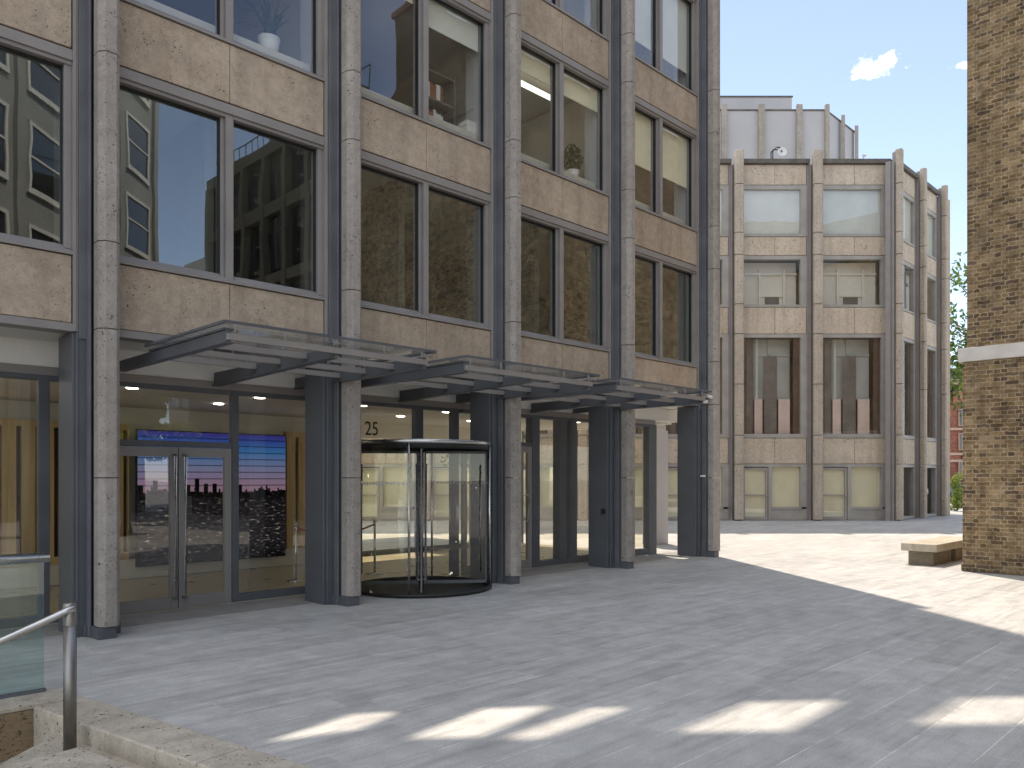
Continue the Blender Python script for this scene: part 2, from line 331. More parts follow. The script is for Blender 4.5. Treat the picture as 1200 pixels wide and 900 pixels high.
SCREEN = .30
M = dict(
    panel = m_roach('roach_panel_stone', (.39,.305,.228), (.47,.38,.29), .40, 38),
    fin = m_roach('roach_fin_stone', (.315,.28,.25), (.385,.345,.308), .45, 36),
    farpanel = m_roach('far_panel_stone', (.53,.445,.345), (.62,.53,.42), .42, 15),
    farfin = m_roach('far_fin_stone', (.44,.375,.30), (.53,.46,.375), .40, 15),
    rooffin = m_roach('roof_fin_stone', (.33,.295,.25), (.40,.36,.31), .4, 15),
    step = m_roach('step_stone', (.42,.365,.29), (.53,.47,.385), .42, 34),
    brownstep = m_roach('brown_step_stone', (.24,.17,.10), (.32,.235,.145), .58, 36),
    benchst = m_roach('bench_stone', (.44,.385,.30), (.53,.47,.375), .30, 40),
    benchbase = m_roach('bench_base_stone', (.20,.165,.115), (.28,.235,.17), .4, 30),
    steel2 = m_plain('pale_grey_steel', (.36,.35,.34), .42, 0, .08, 2.0),
    satin = m_plain('satin_dark_stainless', (.27,.26,.245), .42, 1.0, .12, 6.0),
    bandpink = m_plain('weathered_pink_stone', (.42,.29,.23), .8, 0, .15, 1.0),
    steel = m_plain('grey_painted_steel', (.26,.238,.225), .42, 0, .10, 2.0),
    steeld = m_plain('dark_painted_steel', (.105,.108,.118), .45, 0, .14, 2.0),
    blue = m_plain('slate_painted_steel', (.10,.105,.115), .42, 0, .12, 2.0),
    channel = m_plain('dark_channel_steel', (.125,.127,.138), .42, 0, .16, 2.5),
    farsteel = m_plain('far_grey_frame', (.36,.34,.31), .5, 0, .12, 2.0),
    white = m_plain('white_plaster', (.74,.72,.68), .8, 0, .05, 1.0),
    offw = m_plain('painted_room_wall', (.55,.52,.46), .8, 0, .08, 1.0),
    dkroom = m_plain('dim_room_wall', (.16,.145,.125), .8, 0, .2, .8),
    carpet = m_plain('office_carpet', (.08,.08,.085), .9, 0, .2, 4.0),
    lobfloor = m_plain('lobby_stone_floor', (.50,.44,.32), .3, 0, .12, 1.5),
    inox = m_plain('brushed_stainless', (.56,.55,.53), .28, 1.0, .08, 6.0),
    black = m_plain('black_rubber', (.02,.02,.02), .6, 0, .2, 5.0),
    blind = m_plain('cream_blind_fabric', (.84,.78,.58), .9, 0, .06, 1.5),
    paleblind = m_plain('pale_blind_fabric', (.70,.71,.66), .9, 0, .06, 1.5),
    yelblind = m_plain('yellow_blind_fabric', (.86,.82,.62), .9, 0, .05, 1.5),
    pink = m_plain('pink_curtain_fabric', (.74,.60,.55), .9, 0, .08, 2.0),
    dcurt = m_plain('dark_curtain_fabric', (.19,.17,.16), .9, 0, .2, 2.0),
    greyscreen = m_plain('grey_screen_panel', (.42,.44,.43), .6, 0, .15, 1.0),
    redw = m_plain('brown_timber_panel', (.11,.068,.05), .6, 0, .25, 3.0),
    lead = m_plain('lead_grey_cladding', (.43,.42,.42), .55, 0, .06, .7),
    coping = m_plain('weathered_coping', (.13,.115,.10), .8, 0, .3, 3.0),
    slate = m_plain('blue_slate', (.04,.05,.075), .6, 0, .2, 2.0),
    redbrick = m_brick('red_brick', (.30,.085,.05), (.36,.12,.07), (.2,.07,.05), (.3,.22,.17)),
    brick = m_brick('stock_brick', (.235,.155,.08), (.295,.205,.115), (.095,.065,.045), (.43,.35,.23)),
    whitestone = m_plain('white_stone_band', (.62,.58,.53), .8, 0, .1, 4.0),
    pots = m_plain('terracotta', (.36,.17,.10), .8, 0, .15, 5.0),
    glass = m_glass('window_glass', (.80,.86,.82), .26, .8, (.86,.92,.93), 0, True, .075),
    glassup = m_glass('upper_window_glass', (.95,.96,.93), .14, .9, (.80,.88,1)),
    glassfar = m_glass('far_window_glass', (.95,.96,.93), .14, .9),
    glassfart = m_glass('far_tall_window_glass', (.93,.93,.91), .08, .9),
    glasslob = m_glass('lobby_glass', (1,.98,.90), .085, .9),
    glassgr = m_glass('green_edge_glass', (.80,.90,.90), .07, .9),
    canglass = m_glass('canopy_glass', (.94,.965,.96), .05, .8, wavy=False),
    glassdrum = m_glass('clear_drum_glass', (.97,.97,.93), .05, .6, wavy=False),
    wood = m_slats('oak_slats'),
    darkwood = m_plain('dark_slot', (.05,.035,.02), .7, 0, .2, 3.0),
    screen = m_screen('led_panorama'),
    lamp = m_emit('lit_tube', (1,.95,.82), 1.0),
    downlamp = m_emit('lit_downlight', (1,.93,.80), 6.5),
    paving = m_paving('granite_paving'),
    thresh = m_plain('threshold_stone', (.30,.285,.27), .6, 0, .16, 3.0),
    leaf = m_leaf('tree_leaf', (.05,.10,.018), (.19,.27,.05)),
    leafy = m_leaf('shrub_leaf', (.16,.22,.03), (.34,.40,.08)),
    leafd = m_leaf('houseplant_leaf', (.03,.06,.02), (.08,.12,.04)),
    bark = m_plain('bark', (.10,.075,.055), .9, 0, .3, 6.0),
    redrope = m_plain('red_rope_velvet', (.35,.03,.03), .8, 0, .15, 9.0),
    carpaint = m_plain('dark_blue_car_paint', (.025,.04,.09), .25, 0, .1, 2.0),
    darkstone = m_plain('dark_stone_cladding', (.13,.115,.09), .6, 0, .2, 1.2),
    creamst = m_plain('cream_stucco', (.24,.235,.21), .8, 0, .1, 1.2),
    ink = m_plain('black_vinyl', (.015,.015,.015), .5, 0, .1, 4.0),
    paper = m_plain('white_paper', (.7,.7,.68), .8, 0, .05, 4.0),
    bookred = m_plain('book_cloth', (.30,.12,.07), .8, 0, .3, 20.0),
    ceram = m_plain('white_ceramic', (.7,.69,.66), .4, 0, .05, 4.0),
)

# ------------------------------------------------------------------ world, sun, camera
SUN_EL = math.radians(62.5)
sh = Vector((-.1459,.9893,0)).normalized()
SD = Vector((sh.x*math.cos(SUN_EL), sh.y*math.cos(SUN_EL), math.sin(SUN_EL)))
W = bpy.data.worlds.new('World'); SC.world = W; W.use_nodes = True
N, L = W.node_tree.nodes, W.node_tree.links; N.clear()
sky = N.new('ShaderNodeTexSky'); sky.sky_type = 'NISHITA'; sky.sun_disc = False
sky.sun_elevation = SUN_EL; sky.sun_rotation = math.atan2(sh.x, sh.y); sky.air_density = .75; sky.dust_density = 0.05; sky.ozone_density = 1.0
tc = N.new('ShaderNodeTexCoord')
def cloud(px, py, w, h, thr):
    d = Vector(((px-600)/F, 1, (560-py)/F)).normalized()
    rt = Vector((d.y,-d.x,0)).normalized(); up = rt.cross(d)
    def dot(v, k):
        n = N.new('ShaderNodeVectorMath'); n.operation = 'DOT_PRODUCT'; L.new(tc.outputs['Generated'], n.inputs[0]); n.inputs[1].default_value = v
        return mathn(N, L, 'POWER', mathn(N, L, 'MULTIPLY', n.outputs['Value'], 1.0/k), 2.0)
    n = N.new('ShaderNodeVectorMath'); n.operation = 'DOT_PRODUCT'; L.new(tc.outputs['Generated'], n.inputs[0]); n.inputs[1].default_value = d
    front = mathn(N, L, 'GREATER_THAN', n.outputs['Value'], 0)
    r = mathn(N, L, 'SQRT', mathn(N, L, 'ADD', dot(rt, w), dot(up, h)))
    no = node(N,'ShaderNodeTexNoise', i_Scale=46.0, i_Detail=8.0, i_Roughness=.68); L.new(tc.outputs['Generated'], no.inputs['Vector'])
    a = mathn(N, L, 'SUBTRACT', mathn(N, L, 'MULTIPLY', no.outputs[0], 3.6), mathn(N, L, 'ADD', r, thr))
    return mathn(N, L, 'MULTIPLY', mathn(N, L, 'MULTIPLY', mathn(N, L, 'MULTIPLY', a, 2.0, True), .9), front)
cl = mathn(N, L, 'MAXIMUM', cloud(1025, 78, .026, .014, .95), cloud(1128, 77, .015, .005, 1.15))
# thin high wisps, soft
mp = N.new('ShaderNodeMapping'); mp.inputs['Scale'].default_value = (1.4,1.4,5.0); L.new(tc.outputs['Generated'], mp.inputs[0])
ws = node(N,'ShaderNodeTexNoise', i_Scale=1.8, i_Detail=6.0, i_Roughness=.6); L.new(mp.outputs[0], ws.inputs['Vector'])
wr = ramp(N, [(.5,0),(.85,.3)]); L.new(ws.outputs[0], wr.inputs[0])
bw = N.new('ShaderNodeRGBToBW'); L.new(sky.outputs[0], bw.inputs[0]); pale = mixc(N, L, .36, sky.outputs[0], bw.outputs[0])
cc = mixc(N, L, wr.outputs[0], pale, (1.9,2.3,3.1))
# added unseen white cloud overhead and behind, brightens the shaded square
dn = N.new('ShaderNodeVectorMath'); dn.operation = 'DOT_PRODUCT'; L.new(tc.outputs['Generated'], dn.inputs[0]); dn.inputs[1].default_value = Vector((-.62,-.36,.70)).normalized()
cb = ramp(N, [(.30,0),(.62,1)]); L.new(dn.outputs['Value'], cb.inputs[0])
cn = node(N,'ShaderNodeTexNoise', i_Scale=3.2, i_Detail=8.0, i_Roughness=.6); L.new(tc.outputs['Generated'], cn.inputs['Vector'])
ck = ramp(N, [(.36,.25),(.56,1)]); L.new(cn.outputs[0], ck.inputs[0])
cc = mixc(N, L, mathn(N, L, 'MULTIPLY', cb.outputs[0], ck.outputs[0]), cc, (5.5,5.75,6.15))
d2 = N.new('ShaderNodeVectorMath'); d2.operation = 'DOT_PRODUCT'; L.new(tc.outputs['Generated'], d2.inputs[0]); d2.inputs[1].default_value = Vector((.84,.17,.52)).normalized()
c2 = ramp(N, [(.93,0),(.985,.6)]); L.new(d2.outputs['Value'], c2.inputs[0])
cc = mixc(N, L, mathn(N, L, 'MULTIPLY', c2.outputs[0], ck.outputs[0]), cc, (6.5,6.6,6.8))
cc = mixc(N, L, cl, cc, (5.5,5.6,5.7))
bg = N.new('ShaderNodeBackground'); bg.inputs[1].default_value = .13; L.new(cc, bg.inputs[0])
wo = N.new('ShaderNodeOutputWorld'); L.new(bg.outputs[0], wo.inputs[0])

sl = bpy.data.lights.new('sun','SUN'); sl.energy = 2.35; sl.angle = math.radians(.53); sl.color = (1,.88,.73)
so = bpy.data.objects.new('sun', sl); C.objects.link(so); so.rotation_euler = (-SD).to_track_quat('-Z','Y').to_euler(); so.location = (0,0,60)

cam = bpy.data.cameras.new('camera'); co_ = bpy.data.objects.new('camera', cam); C.objects.link(co_)
co_.location = (0,0,H); co_.rotation_euler = (math.radians(90),0,0)
cam.sensor_width = 36; cam.lens = 36*F/1200; cam.shift_y = 110/1200; cam.clip_end = 2000; cam.clip_start = .05
SC.camera = co_
SC.view_settings.view_transform = 'Standard'; SC.view_settings.look = 'None'; SC.view_settings.gamma = 1; SC.view_settings.exposure = 1.3
SC.cycles.use_denoising = True; SC.cycles.max_bounces = 10; SC.cycles.diffuse_bounces = 5; SC.cycles.glossy_bounces = 5
SC.cycles.transparent_max_bounces = 24; SC.cycles.sample_clamp_indirect = 6; SC.cycles.caustics_reflective = False; SC.cycles.caustics_refractive = False

# ------------------------------------------------------------------ ground
K0 = Vector((-3.42,6.27)); kd = Vector((2.25,-1.57)).normalized(); kn = Vector((kd.y,-kd.x))   # kn points down the stair
if kn.y > 0: kn = -kn
pd = Vector((-1,-1)).normalized()
Ka = K0+kd*4.0; hole = [K0, Ka, Ka+pd*9.0, K0+pd*9.0]
def sheet(name, outer, holes, z, mat):
    bm = bmesh.new(); es = []
    for loop in [outer]+holes:
        vs = [bm.verts.new((p[0],p[1],z)) for p in loop]
        es += [bm.edges.new((vs[i], vs[(i+1)%len(vs)])) for i in range(len(vs))]
    bmesh.ops.triangle_fill(bm, edges=es, use_beauty=True)
    for f in bm.faces:
        if f.normal.z < 0: f.normal_flip()
    me = bpy.data.meshes.new(name); bm.to_mesh(me); bm.free(); me.materials.append(mat)
    o = bpy.data.objects.new(name, me); C.objects.link(o); tag(o, kind='structure'); return o
G = 400
sheet('pavement', [(-G,-G),(G,-G),(G,G),(-G,G)], [hole], 0, M['paving'])

# ------------------------------------------------------------------ near office building
U = lambda s, y: Vector(((s-y)/R2, (s+y)/R2, 0))           # facade frame: s along the wall, y into the building
OX, OY = 6.0, 9.9
root = empty('office_building', U(OX,OY), math.radians(45))
tag(root, 'stone fronted office building with grey steel windows and glass entrance canopies', 'building')
TB = Matrix.Translation((-OX,-OY,0))
def B(): return MB(TB)
BAY = 3.096
sL = lambda i: 2.85+BAY*i
sR = lambda i: 3.06+BAY*i
wa = lambda i: sR(i)+.07
wb = lambda i: sL(i+1)-.155
FL = 2.955
def fz(f, z): return H+z+FL*f
NB = range(-1, 4)        # bays -1..4 lie between pilaster i and i+1
topf = lambda i: 3 if i >= 2 else 2     # last window storey modelled on each bay (storeys 0..topf-1)

joints = []
for f in range(0, 5):
    joints += [1.575-2.955+FL*f, 2.50-2.955+FL*f]
joints = sorted(j for j in joints)
for i in range(-1, 5):
    top = fz(0, 7.49) if i < 2 else fz(0, 11.40)
    zs = [.127, H] + [H+1.59, H+2.52, H+4.535, H+5.455, H+7.49, H+8.41, H+10.45, H+11.40]
    zs = [z for z in zs if z <= top+.01]
    b = B(); c = .055
    for z0, z1 in zip(zs, zs[1:]):
        a0, a1 = sL(i), sR(i)
        b.prism([(a0,9.20),(a0,9.0+c+.02),(a0+c,9.0),(a1-c*.8,9.0),(a1,9.0+c*.8),(a1,9.20)], z0+.005, z1-.005)
    b.build('pilaster', M['fin'], root, .003, 1)
    # steel sections behind the stone fin
    b = B(); a0, a1 = sL(i), sR(i); z0 = H+1.50
    b.box(a0+.02, a1-.02, 9.203, 9.34, .0, top)                       # web
    b.box(a0-.10, a1+.05, 9.34, 9.375, z0 if i < 9 else 0, top)        # back plate
    b.box(a0-.035, a0-.012, 9.235, 9.34, .0, top)                      # angle
    b.build('mullion_channel', M['channel'], root, .003, 1); b = B()
    b.box(a0-.155, a0-.125, 9.345, 9.62, H+1.575, top); b.box(a0-.122, a0-.102, 9.36, 9.62, H+1.575, top)
    b.box(a0-.10, a1+.07, 9.377, 9.62, H+1.575, top)
    b.build('jamb_flange', M['steel'], root, .003, 1)
    b = B()
    b.box(a0-.10, a1+.10, 9.36, 9.875, 0.0, H+1.57)
    b.box(a0-.155, a0-.103, 9.40, 9.88, 0, H+1.57); b.box(a0-.125, a0-.10, 9.355, 9.39, 0, H+1.57)
    b.box(a0-.015, a1-.035, 9.035, 9.30, 0, .125); b.box(a0-.06, a1+.1, 9.30, 9.352, 0, .125)
    b.build('column', M['blue'], root, .004, 1)

# spandrel panels, windows
panes = {}
for i in NB:
    a, bb = wa(i), wb(i); mid = (a+bb)/2
    for f in range(0, topf(i)+(0 if i < 1 else 1)):
        z0, z1 = fz(f, 1.67), fz(f, 2.386)
        b = B()
        b.box(a, mid-.004, 9.38, 9.48, z0, z1); b.box(mid+.004, bb-.012, 9.38, 9.48, z0, z1)
        b.build('spandrel', M['panel'], root, .003, 1)
        b = B()   # backing, so the open joints read dark
        b.box(a-.05, bb+.03, 9.485, 9.56, z0-.06, z1+.06); b.build('spandrel_backing', M['steeld'], root)
    # fascia under the lowest spandrel
    b = B(); b.box(a-.02, bb+.01, 9.37, 9.60, H+1.575, H+1.655); b.box(a-.02, bb+.01, 9.385, 9.6, H+1.655, H+1.666)
    b.build('fascia', M['steel'], root, .003, 1)
    for f in range(0, topf(i)):
        zb, zt = fz(f, 2.525), fz(f, 4.465)
        fr = B()
        fr.prism_s([(9.372,fz(f,2.40)),(9.372,fz(f,2.425)),(9.50,zb),(9.62,zb),(9.62,fz(f,2.40))], a-.02, bb)       # sloping sill
        fr.box(a-.02, bb, 9.355, 9.372, fz(f,2.395), fz(f,2.432))
        fr.box(a-.02, bb, 9.372, 9.62, zt+.022, fz(f,4.60)); fr.box(a-.02, bb, 9.40, 9.62, zt-.02, zt+.022)           # head
        fr.box(a-.02, bb, 9.392, 9.5, fz(f,4.60), fz(f,4.612))
        fr.box(a-.02, a+.05, 9.42, 9.60, zb-.055, zt-.02)
        fr.box(bb-.07, bb, 9.42, 9.60, zb-.055, zt-.02)
        fr.box(mid-.04, mid+.055, 9.396, 9.60, zb-.08, zt+.0); fr.box(mid-.085, mid-.042, 9.45, 9.60, zb-.04, zt-.022)
        w = fr.build('window', M['steel'], root, .003, 1)
        gk = B()
        for (p0, p1) in ((a+.05, mid-.085), (mid+.055, bb-.07)):
            gk.box(p0, p0+.014, 9.475, 9.53, zb, zt-.022); gk.box(p1-.014, p1, 9.475, 9.53, zb, zt-.022)
            gk.box(p0+.014, p1-.014, 9.475, 9.53, zt-.04, zt-.022)
        gk.build('gasket', M['ink'], w)
        gm = M['glass'] if f == 0 else M['glassup']
        for k, (p0, p1) in enumerate(((a+.05, mid-.085), (mid+.055, bb-.07))):
            g = MB(TB); ti = random.uniform(-.002,.002)
            g.poly([(p0,9.505+ti,zb),(p1,9.505-ti,zb),(p1,9.505-ti,zt-.02),(p0,9.505+ti,zt-.02)])
            g.build('pane', gm, w)
            panes[(i,f,k)] = (p0, p1, zb, zt, w)
def blind(i, f, k, h, mat='blind'):
    p0, p1, zb, zt, w = panes[(i,f,k)]
    b = B(); b.box(p0+.02, p1-.02, 9.585, 9.589, zt-h, zt); b.box(p0+.02, p1-.02, 9.578, 9.596, zt-h-.03, zt-h)
    b.build('blind', M[mat], w)
blind(1,1,0,.20,'paleblind'); blind(1,1,1,.42,'paleblind')
blind(2,1,0,.36); blind(2,1,1,.40); blind(3,1,0,1.05); blind(3,1,1,1.05)
blind(0,1,1,.12,'paleblind')
for k in (0,1): blind(2,2,k,.9,'paleblind'); blind(3,2,k,1.5,'paleblind')

# slabs, rooms
END = 15.5
for f in range(0, 4):
    s0 = -3.2 if f < 3 else 9.25
    b = B(); b.box(s0, END-.06, 9.63, 14.6, fz(f,1.75), fz(f,2.28)); b.build('floor_slab', M['offw'], root)
    if f < 3:
        b = B(); b.box(s0, END-.1, 9.64, 14.55, fz(f,2.284), fz(f,2.30)); b.build('carpet_floor', M['carpet'], root)
b = B(); b.box(-3.2, 9.24, 9.56, 14.6, H+7.50, H+7.62); b.build('flat_roof', M['lead'], root)
b = B()
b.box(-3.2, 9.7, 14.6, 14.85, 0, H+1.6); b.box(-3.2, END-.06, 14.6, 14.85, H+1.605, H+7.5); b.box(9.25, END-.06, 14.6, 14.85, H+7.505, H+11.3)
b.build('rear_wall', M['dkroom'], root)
for f in range(0, 3):
    for s in ([1.2, 4.5, 7.6, 10.7] if f == 0 else [-.1, 3.0, 6.1, 9.2, 12.35]):
        if f == 2 and s < 9.3: continue
        b = B(); b.box(s-.06, s+.06, 10.05, 14.58, fz(f,2.30), fz(f,4.70))
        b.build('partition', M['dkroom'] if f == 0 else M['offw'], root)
b = B(); b.box(9.0, 9.2, 9.7, 14.6, H+7.64, H+11.3); b.build('side_wall', M['offw'], root)
# piers inside by the glass (returns seen at the right of each window)
for f in range(0, 3):
    b = B()
    for i in NB:
        if f < topf(i): b.box(wb(i)-.03, wb(i)+.5, 9.64, 9.95, fz(f,2.31), fz(f,4.69))
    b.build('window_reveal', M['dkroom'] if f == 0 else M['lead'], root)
# ceiling strip lamps of the second storey
for s0, s1 in ((9.6, 11.8), (12.6, 15.0)):
    b = B(); b.box(s0, s1, 10.40, 10.48, H+7.40, H+7.46); b.build('ceiling_lamp', M['lamp'], root)
    b = B(); b.box(s0, s1, 11.9, 11.98, H+7.40, H+7.46); b.build('ceiling_lamp', M['lamp'], root)
# end wall of the building
b = B(); b.box(END-.05, END, 9.63, 20.0, H+1.75, H+11.4); b.box(END-6, END-.055, 19.9, 20.0, H+1.75, H+11.4); b.build('end_wall', M['panel'], root)

# added unseen screen: shades the plaza, holes shaped to cast sun patches on paving
nW = U(1,0)      # along
def to_wall(px, py, yw=9.46):
    g = gp(px, py)
    # ray g + t*SD ; find y (facade frame) = yw
    s0, y0 = (g.x+g.y)/R2, (g.y-g.x)/R2
    ds, dy = (SD.x+SD.y)/R2, (SD.y-SD.x)/R2
    t = (yw-y0)/dy
    return (s0+ds*t, SD.z*t)
patches = [[(302,872),(413,836),(472,834),(420,855)],
           [(474,866),(566,830),(652,827),(562,864)],
           [(582,867),(690,830),(744,828),(636,865)],
           [(790,859),(876,823),(992,820),(925,856)],
           [(1066,850),(1128,818),(1300,815),(1262,846)]]
holes = [[to_wall(*p) for p in q] for q in patches]
outer = [(-20,0),(-3.3,0),(-3.3,fz(0,7.50)),(6.3,fz(0,7.50)),(6.3,fz(0,8.42)),(9.24,fz(0,8.42)),(9.24,fz(0,11.42)),(END,fz(0,11.42)),(END,20.5),(-20,20.5)]
bm = bmesh.new(); es = []
for loop in [outer]+holes:
    vs = [bm.verts.new(TB @ Vector((s,9.46,z))) for s, z in loop]
    es += [bm.edges.new((vs[j], vs[(j+1)%len(vs)])) for j in range(len(vs))]
bmesh.ops.triangle_fill(bm, edges=es, use_beauty=True)
me = bpy.data.meshes.new('shade_screen'); bm.to_mesh(me); bm.free(); me.materials.append(M['panel'])
o = bpy.data.objects.new('shade_screen', me); C.objects.link(o); o.parent = root
md = o.modifiers.new('thick','SOLIDIFY'); md.thickness = .03; md.offset = 0

# --- ground storey: soffit, recessed glazing
GY = 10.45
b = B(); b.box(-3.2, END, 9.61, 14.6, H+1.60, H+1.74); b.build('soffit', M['white'], root)
b = B(); b.box(-3.2, 15.9, GY-.03, GY+.12, H+1.30, H+1.60); b.box(15.72, 15.9, GY+.12, 13.5, H+1.26, H+1.6); b.box(END+.0, 15.9, 9.7, GY-.03, H+1.56, H+1.6)
b.build('bulkhead', M['white'], root, .004, 1)
b = B(); b.box(-3.2, 15.0, GY-.05, GY+.1, H+1.20, H+1.30); b.build('head_channel', M['steel'], root, .003, 1)
b = B(); b.box(-3.2, 14.95, GY+.12, 14.55, H+1.22, H+1.29); b.build('lobby_ceiling', M['white'], root)
b = B(); b.box(-3.2, 14.9, GY-.06, 14.58, .003, .012); b.build('lobby_floor', M['lobfloor'], root)
# pale threshold band in front of the glazing
b = B(); b.box(-8, 16.2, 9.62, GY-.065, .002, .006); b.build('threshold', M['thresh'], root)
b = B(); b.box(17.0, 17.55, 11.78, 12.2, 0, H+1.23); b.build('pier', M['lead'], root, .004, 1)

def glazing_frame(name, verts, horiz, mat='steeld', parent=root, y0=GY-.05, y1=GY+.05):
    b = B()
    for s0, s1, z0, z1 in verts: b.box(s0, s1, y0, y1, z0, z1)
    for s0, s1, z0, z1 in horiz: b.box(s0, s1, y0+.004, y1-.004, z0, z1)
    return b.build(name, M[mat], parent, .003, 1)
def pane(parent, s0, s1, z0, z1, y=GY, mat='glasslob'):
    g = MB(TB); g.poly([(s0,y,z0),(s1,y,z0),(s1,y,z1),(s0,y,z1)]); return g.build('pane', M[mat], parent)
ZT = H+1.20
sg = lambda px: (lambda q: (1+q)/(1-q)*GY)((px-600)/F)
# bay -1 (left edge)
m1, m2 = sg(44), sg(57)
fr = glazing_frame('shopfront', [(m1,m2,.0,ZT),(-3.1,-3.0,0,ZT),(-.4,-.3,0,ZT)], [(-3.0,-.4,0,.12),(-.3,m1,0,.12),(m2,2.9,0,.12),(-3.0,-.4,ZT-.06,ZT),(-.3,m1,ZT-.06,ZT),(m2,2.9,ZT-.06,ZT)])
pane(fr,-3.0,-.4,.12,ZT-.06); pane(fr,-.3,m1,.12,ZT-.06); pane(fr,m2,2.9,.12,ZT-.06)
# bay 0 : double door, side light and transom
d0, d1, d2 = 3.42, sg(207.5), sg(270); f1 = sg(278); zt0 = H+.405
fr = glazing_frame('shopfront', [(d2+.004,f1,0,ZT),(2.9,d0-.004,0,ZT),(6.5,6.7,0,ZT)], [(d0,d2,zt0,zt0+.075),(d0,d2,ZT-.06,ZT),(f1,6.5,0,.12),(f1,6.5,ZT-.06,ZT)])
pane(fr,d0,d2,zt0+.075,ZT-.06); pane(fr,f1,6.5,.12,ZT-.06)
for (a, b_, hs) in ((d0, d1-.004, -1), (d1+.004, d2, 1)):
    b = B(); fw = .10
    b.box(a+.002,a+fw,GY-.04,GY+.02,.015,zt0-.006); b.box(b_-fw,b_-.002,GY-.04,GY+.02,.015,zt0-.006)
    b.box(a+fw,b_-fw,GY-.037,GY+.017,.015,.17); b.box(a+fw,b_-fw,GY-.037,GY+.017,zt0-.13,zt0-.006)
    dr = b.build('entrance_door', M['steel'], root, .003, 1)
    pane(dr, a+fw, b_-fw, .17, zt0-.13, GY-.01)
    hx = b_-.06 if hs < 0 else a+.06
    b = B(); b.tube([(hx,GY-.04,.16),(hx,GY-.10,.16),(hx,GY-.115,.19),(hx,GY-.115,zt0-.14),(hx,GY-.10,zt0-.11),(hx,GY-.04,zt0-.11)], .02, 12)
    b.build('door_handle', M['inox'], dr)
# bay 1 : glazing above and beside the revolving door
RX, RY, RR = 7.76, 9.76, 1.07; RZ = H+.50
m1, m2 = sg(484.5), sg(494)
fr = glazing_frame('shopfront', [(m1,m2,RZ+.10,ZT),(6.5,6.62,0,ZT),(8.95,9.1,0,ZT)], [(6.62,m1,ZT-.06,ZT),(m2,8.95,ZT-.06,ZT),(6.62,8.95,RZ+.04,RZ+.10)])
pane(fr,6.62,m1,RZ+.10,ZT-.06); pane(fr,m2,8.95,RZ+.10,ZT-.06)
# bay 2 : door and tall lights
zt2 = H+.60
e = [sg(x) for x in (613,622,630.5,654,661.5)]
fr = glazing_frame('shopfront', [(e[1],e[2],0,ZT),(e[3],e[4],0,ZT),(12.05,12.2,0,ZT)], [(9.2,e[1],zt2,zt2+.07),(9.2,e[1],ZT-.06,ZT),(e[2],e[3],0,.12),(e[4],12.05,0,.12),(e[2],e[3],ZT-.06,ZT),(e[4],12.05,ZT-.06,ZT)], y0=GY-.05, y1=GY+.14)
pane(fr,9.2,e[1],zt2+.07,ZT-.06); pane(fr,e[2],e[3],.12,ZT-.06); pane(fr,e[4],12.05,.12,ZT-.06)
b = B(); b.box(9.2,9.3,GY-.04,GY+.02,.015,zt2-.006); b.box(e[1]-.11,e[1]-.004,GY-.04,GY+.02,.015,zt2-.006); b.box(9.3,e[1]-.11,GY-.037,GY+.017,.015,.17); b.box(9.3,e[1]-.11,GY-.037,GY+.017,zt2-.12,zt2-.006)
dr = b.build('entrance_door', M['steel'], root, .003, 1); pane(dr, 9.3, e[1]-.11, .17, zt2-.12, GY-.01)
b = B(); b.tube([(e[1]-.16,GY-.04,.9),(e[1]-.16,GY-.09,.9),(e[1]-.16,GY-.09,1.4),(e[1]-.16,GY-.04,1.4)], .014, 10); b.build('door_handle', M['inox'], dr)
# bay 3
e = [sg(x) for x in (758,767)]
fr = glazing_frame('shopfront', [(e[0],e[1],0,ZT),(12.1,12.25,0,ZT)], [(12.25,e[0],0,.14),(12.25,e[0],ZT-.06,ZT)], y0=GY-.06, y1=GY+.1)
pane(fr,12.25,e[0],.14,ZT-.06)
b = MB(TB); xx = e[1]-.06; b.poly([(xx,GY+.1,.14),(xx,14.5,.14),(xx,14.5,ZT-.02),(xx,GY+.1,ZT-.02)]); b.build('pane', M['glasslob'], fr)
# lobby back wall: oak slats
def slat_wall(s0, s1, y, z0, z1, step=.26):
    b = B(); b.box(s0, s1, y+.09, y+.13, z0, z1); back = b.build('slatted_wall', M['darkwood'], root)
    b = B(); n = int((s1-s0)/step)
    for k in range(n+1):
        x = s0+k*step; b.box(x, min(x+step-.07, s1), y, y+.088, z0+.12, z1-.1)
    b.box(s0, s1, y-.004, y+.088, z1-.1, z1); b.box(s0, s1, y-.004, y+.088, z0, z0+.12)
    b.build('slat', M['wood'], back)
slat_wall(-3.2, 4.88, 13.98, .35, 2.62); slat_wall(7.80, 9.5, 13.98, .35, 2.62)
b = B(); b.box(-3.2, 9.65, 14.4, 14.58, 0, H+1.24); b.build('lobby_wall', M['white'], root)
b = B(); b.box(-3.2, 9.5, 13.99, 14.39, .02, .35); b.build('plinth', M['offw'], root)
b = B()
for q in (9.7, 11.4, 13.1, 14.85): b.box(q, q+.08, 14.5, 14.6, 0, H+1.6)
b.box(9.78, 14.85, 14.51, 14.59, 0, .12)
rg = b.build('rear_glazing', M['steeld'], root); pane(rg, 9.78, 14.85, .12, H+.88, 14.55)
b = B(); b.box(9.78, 14.85, 14.48, 14.498, H+.88, H+1.22); b.build('header_panel', M['white'], root)
# lit downlights in the lobby ceiling
for k in range(9):
    for y in (11.2, 12.6):
        b = B(); b.lathe([(0,H+1.214),(.06,H+1.214),(.075,H+1.205),(.075,H+1.219)], -1.6+1.85*k, y, 14); b.build('downlight', M['downlamp'], root)
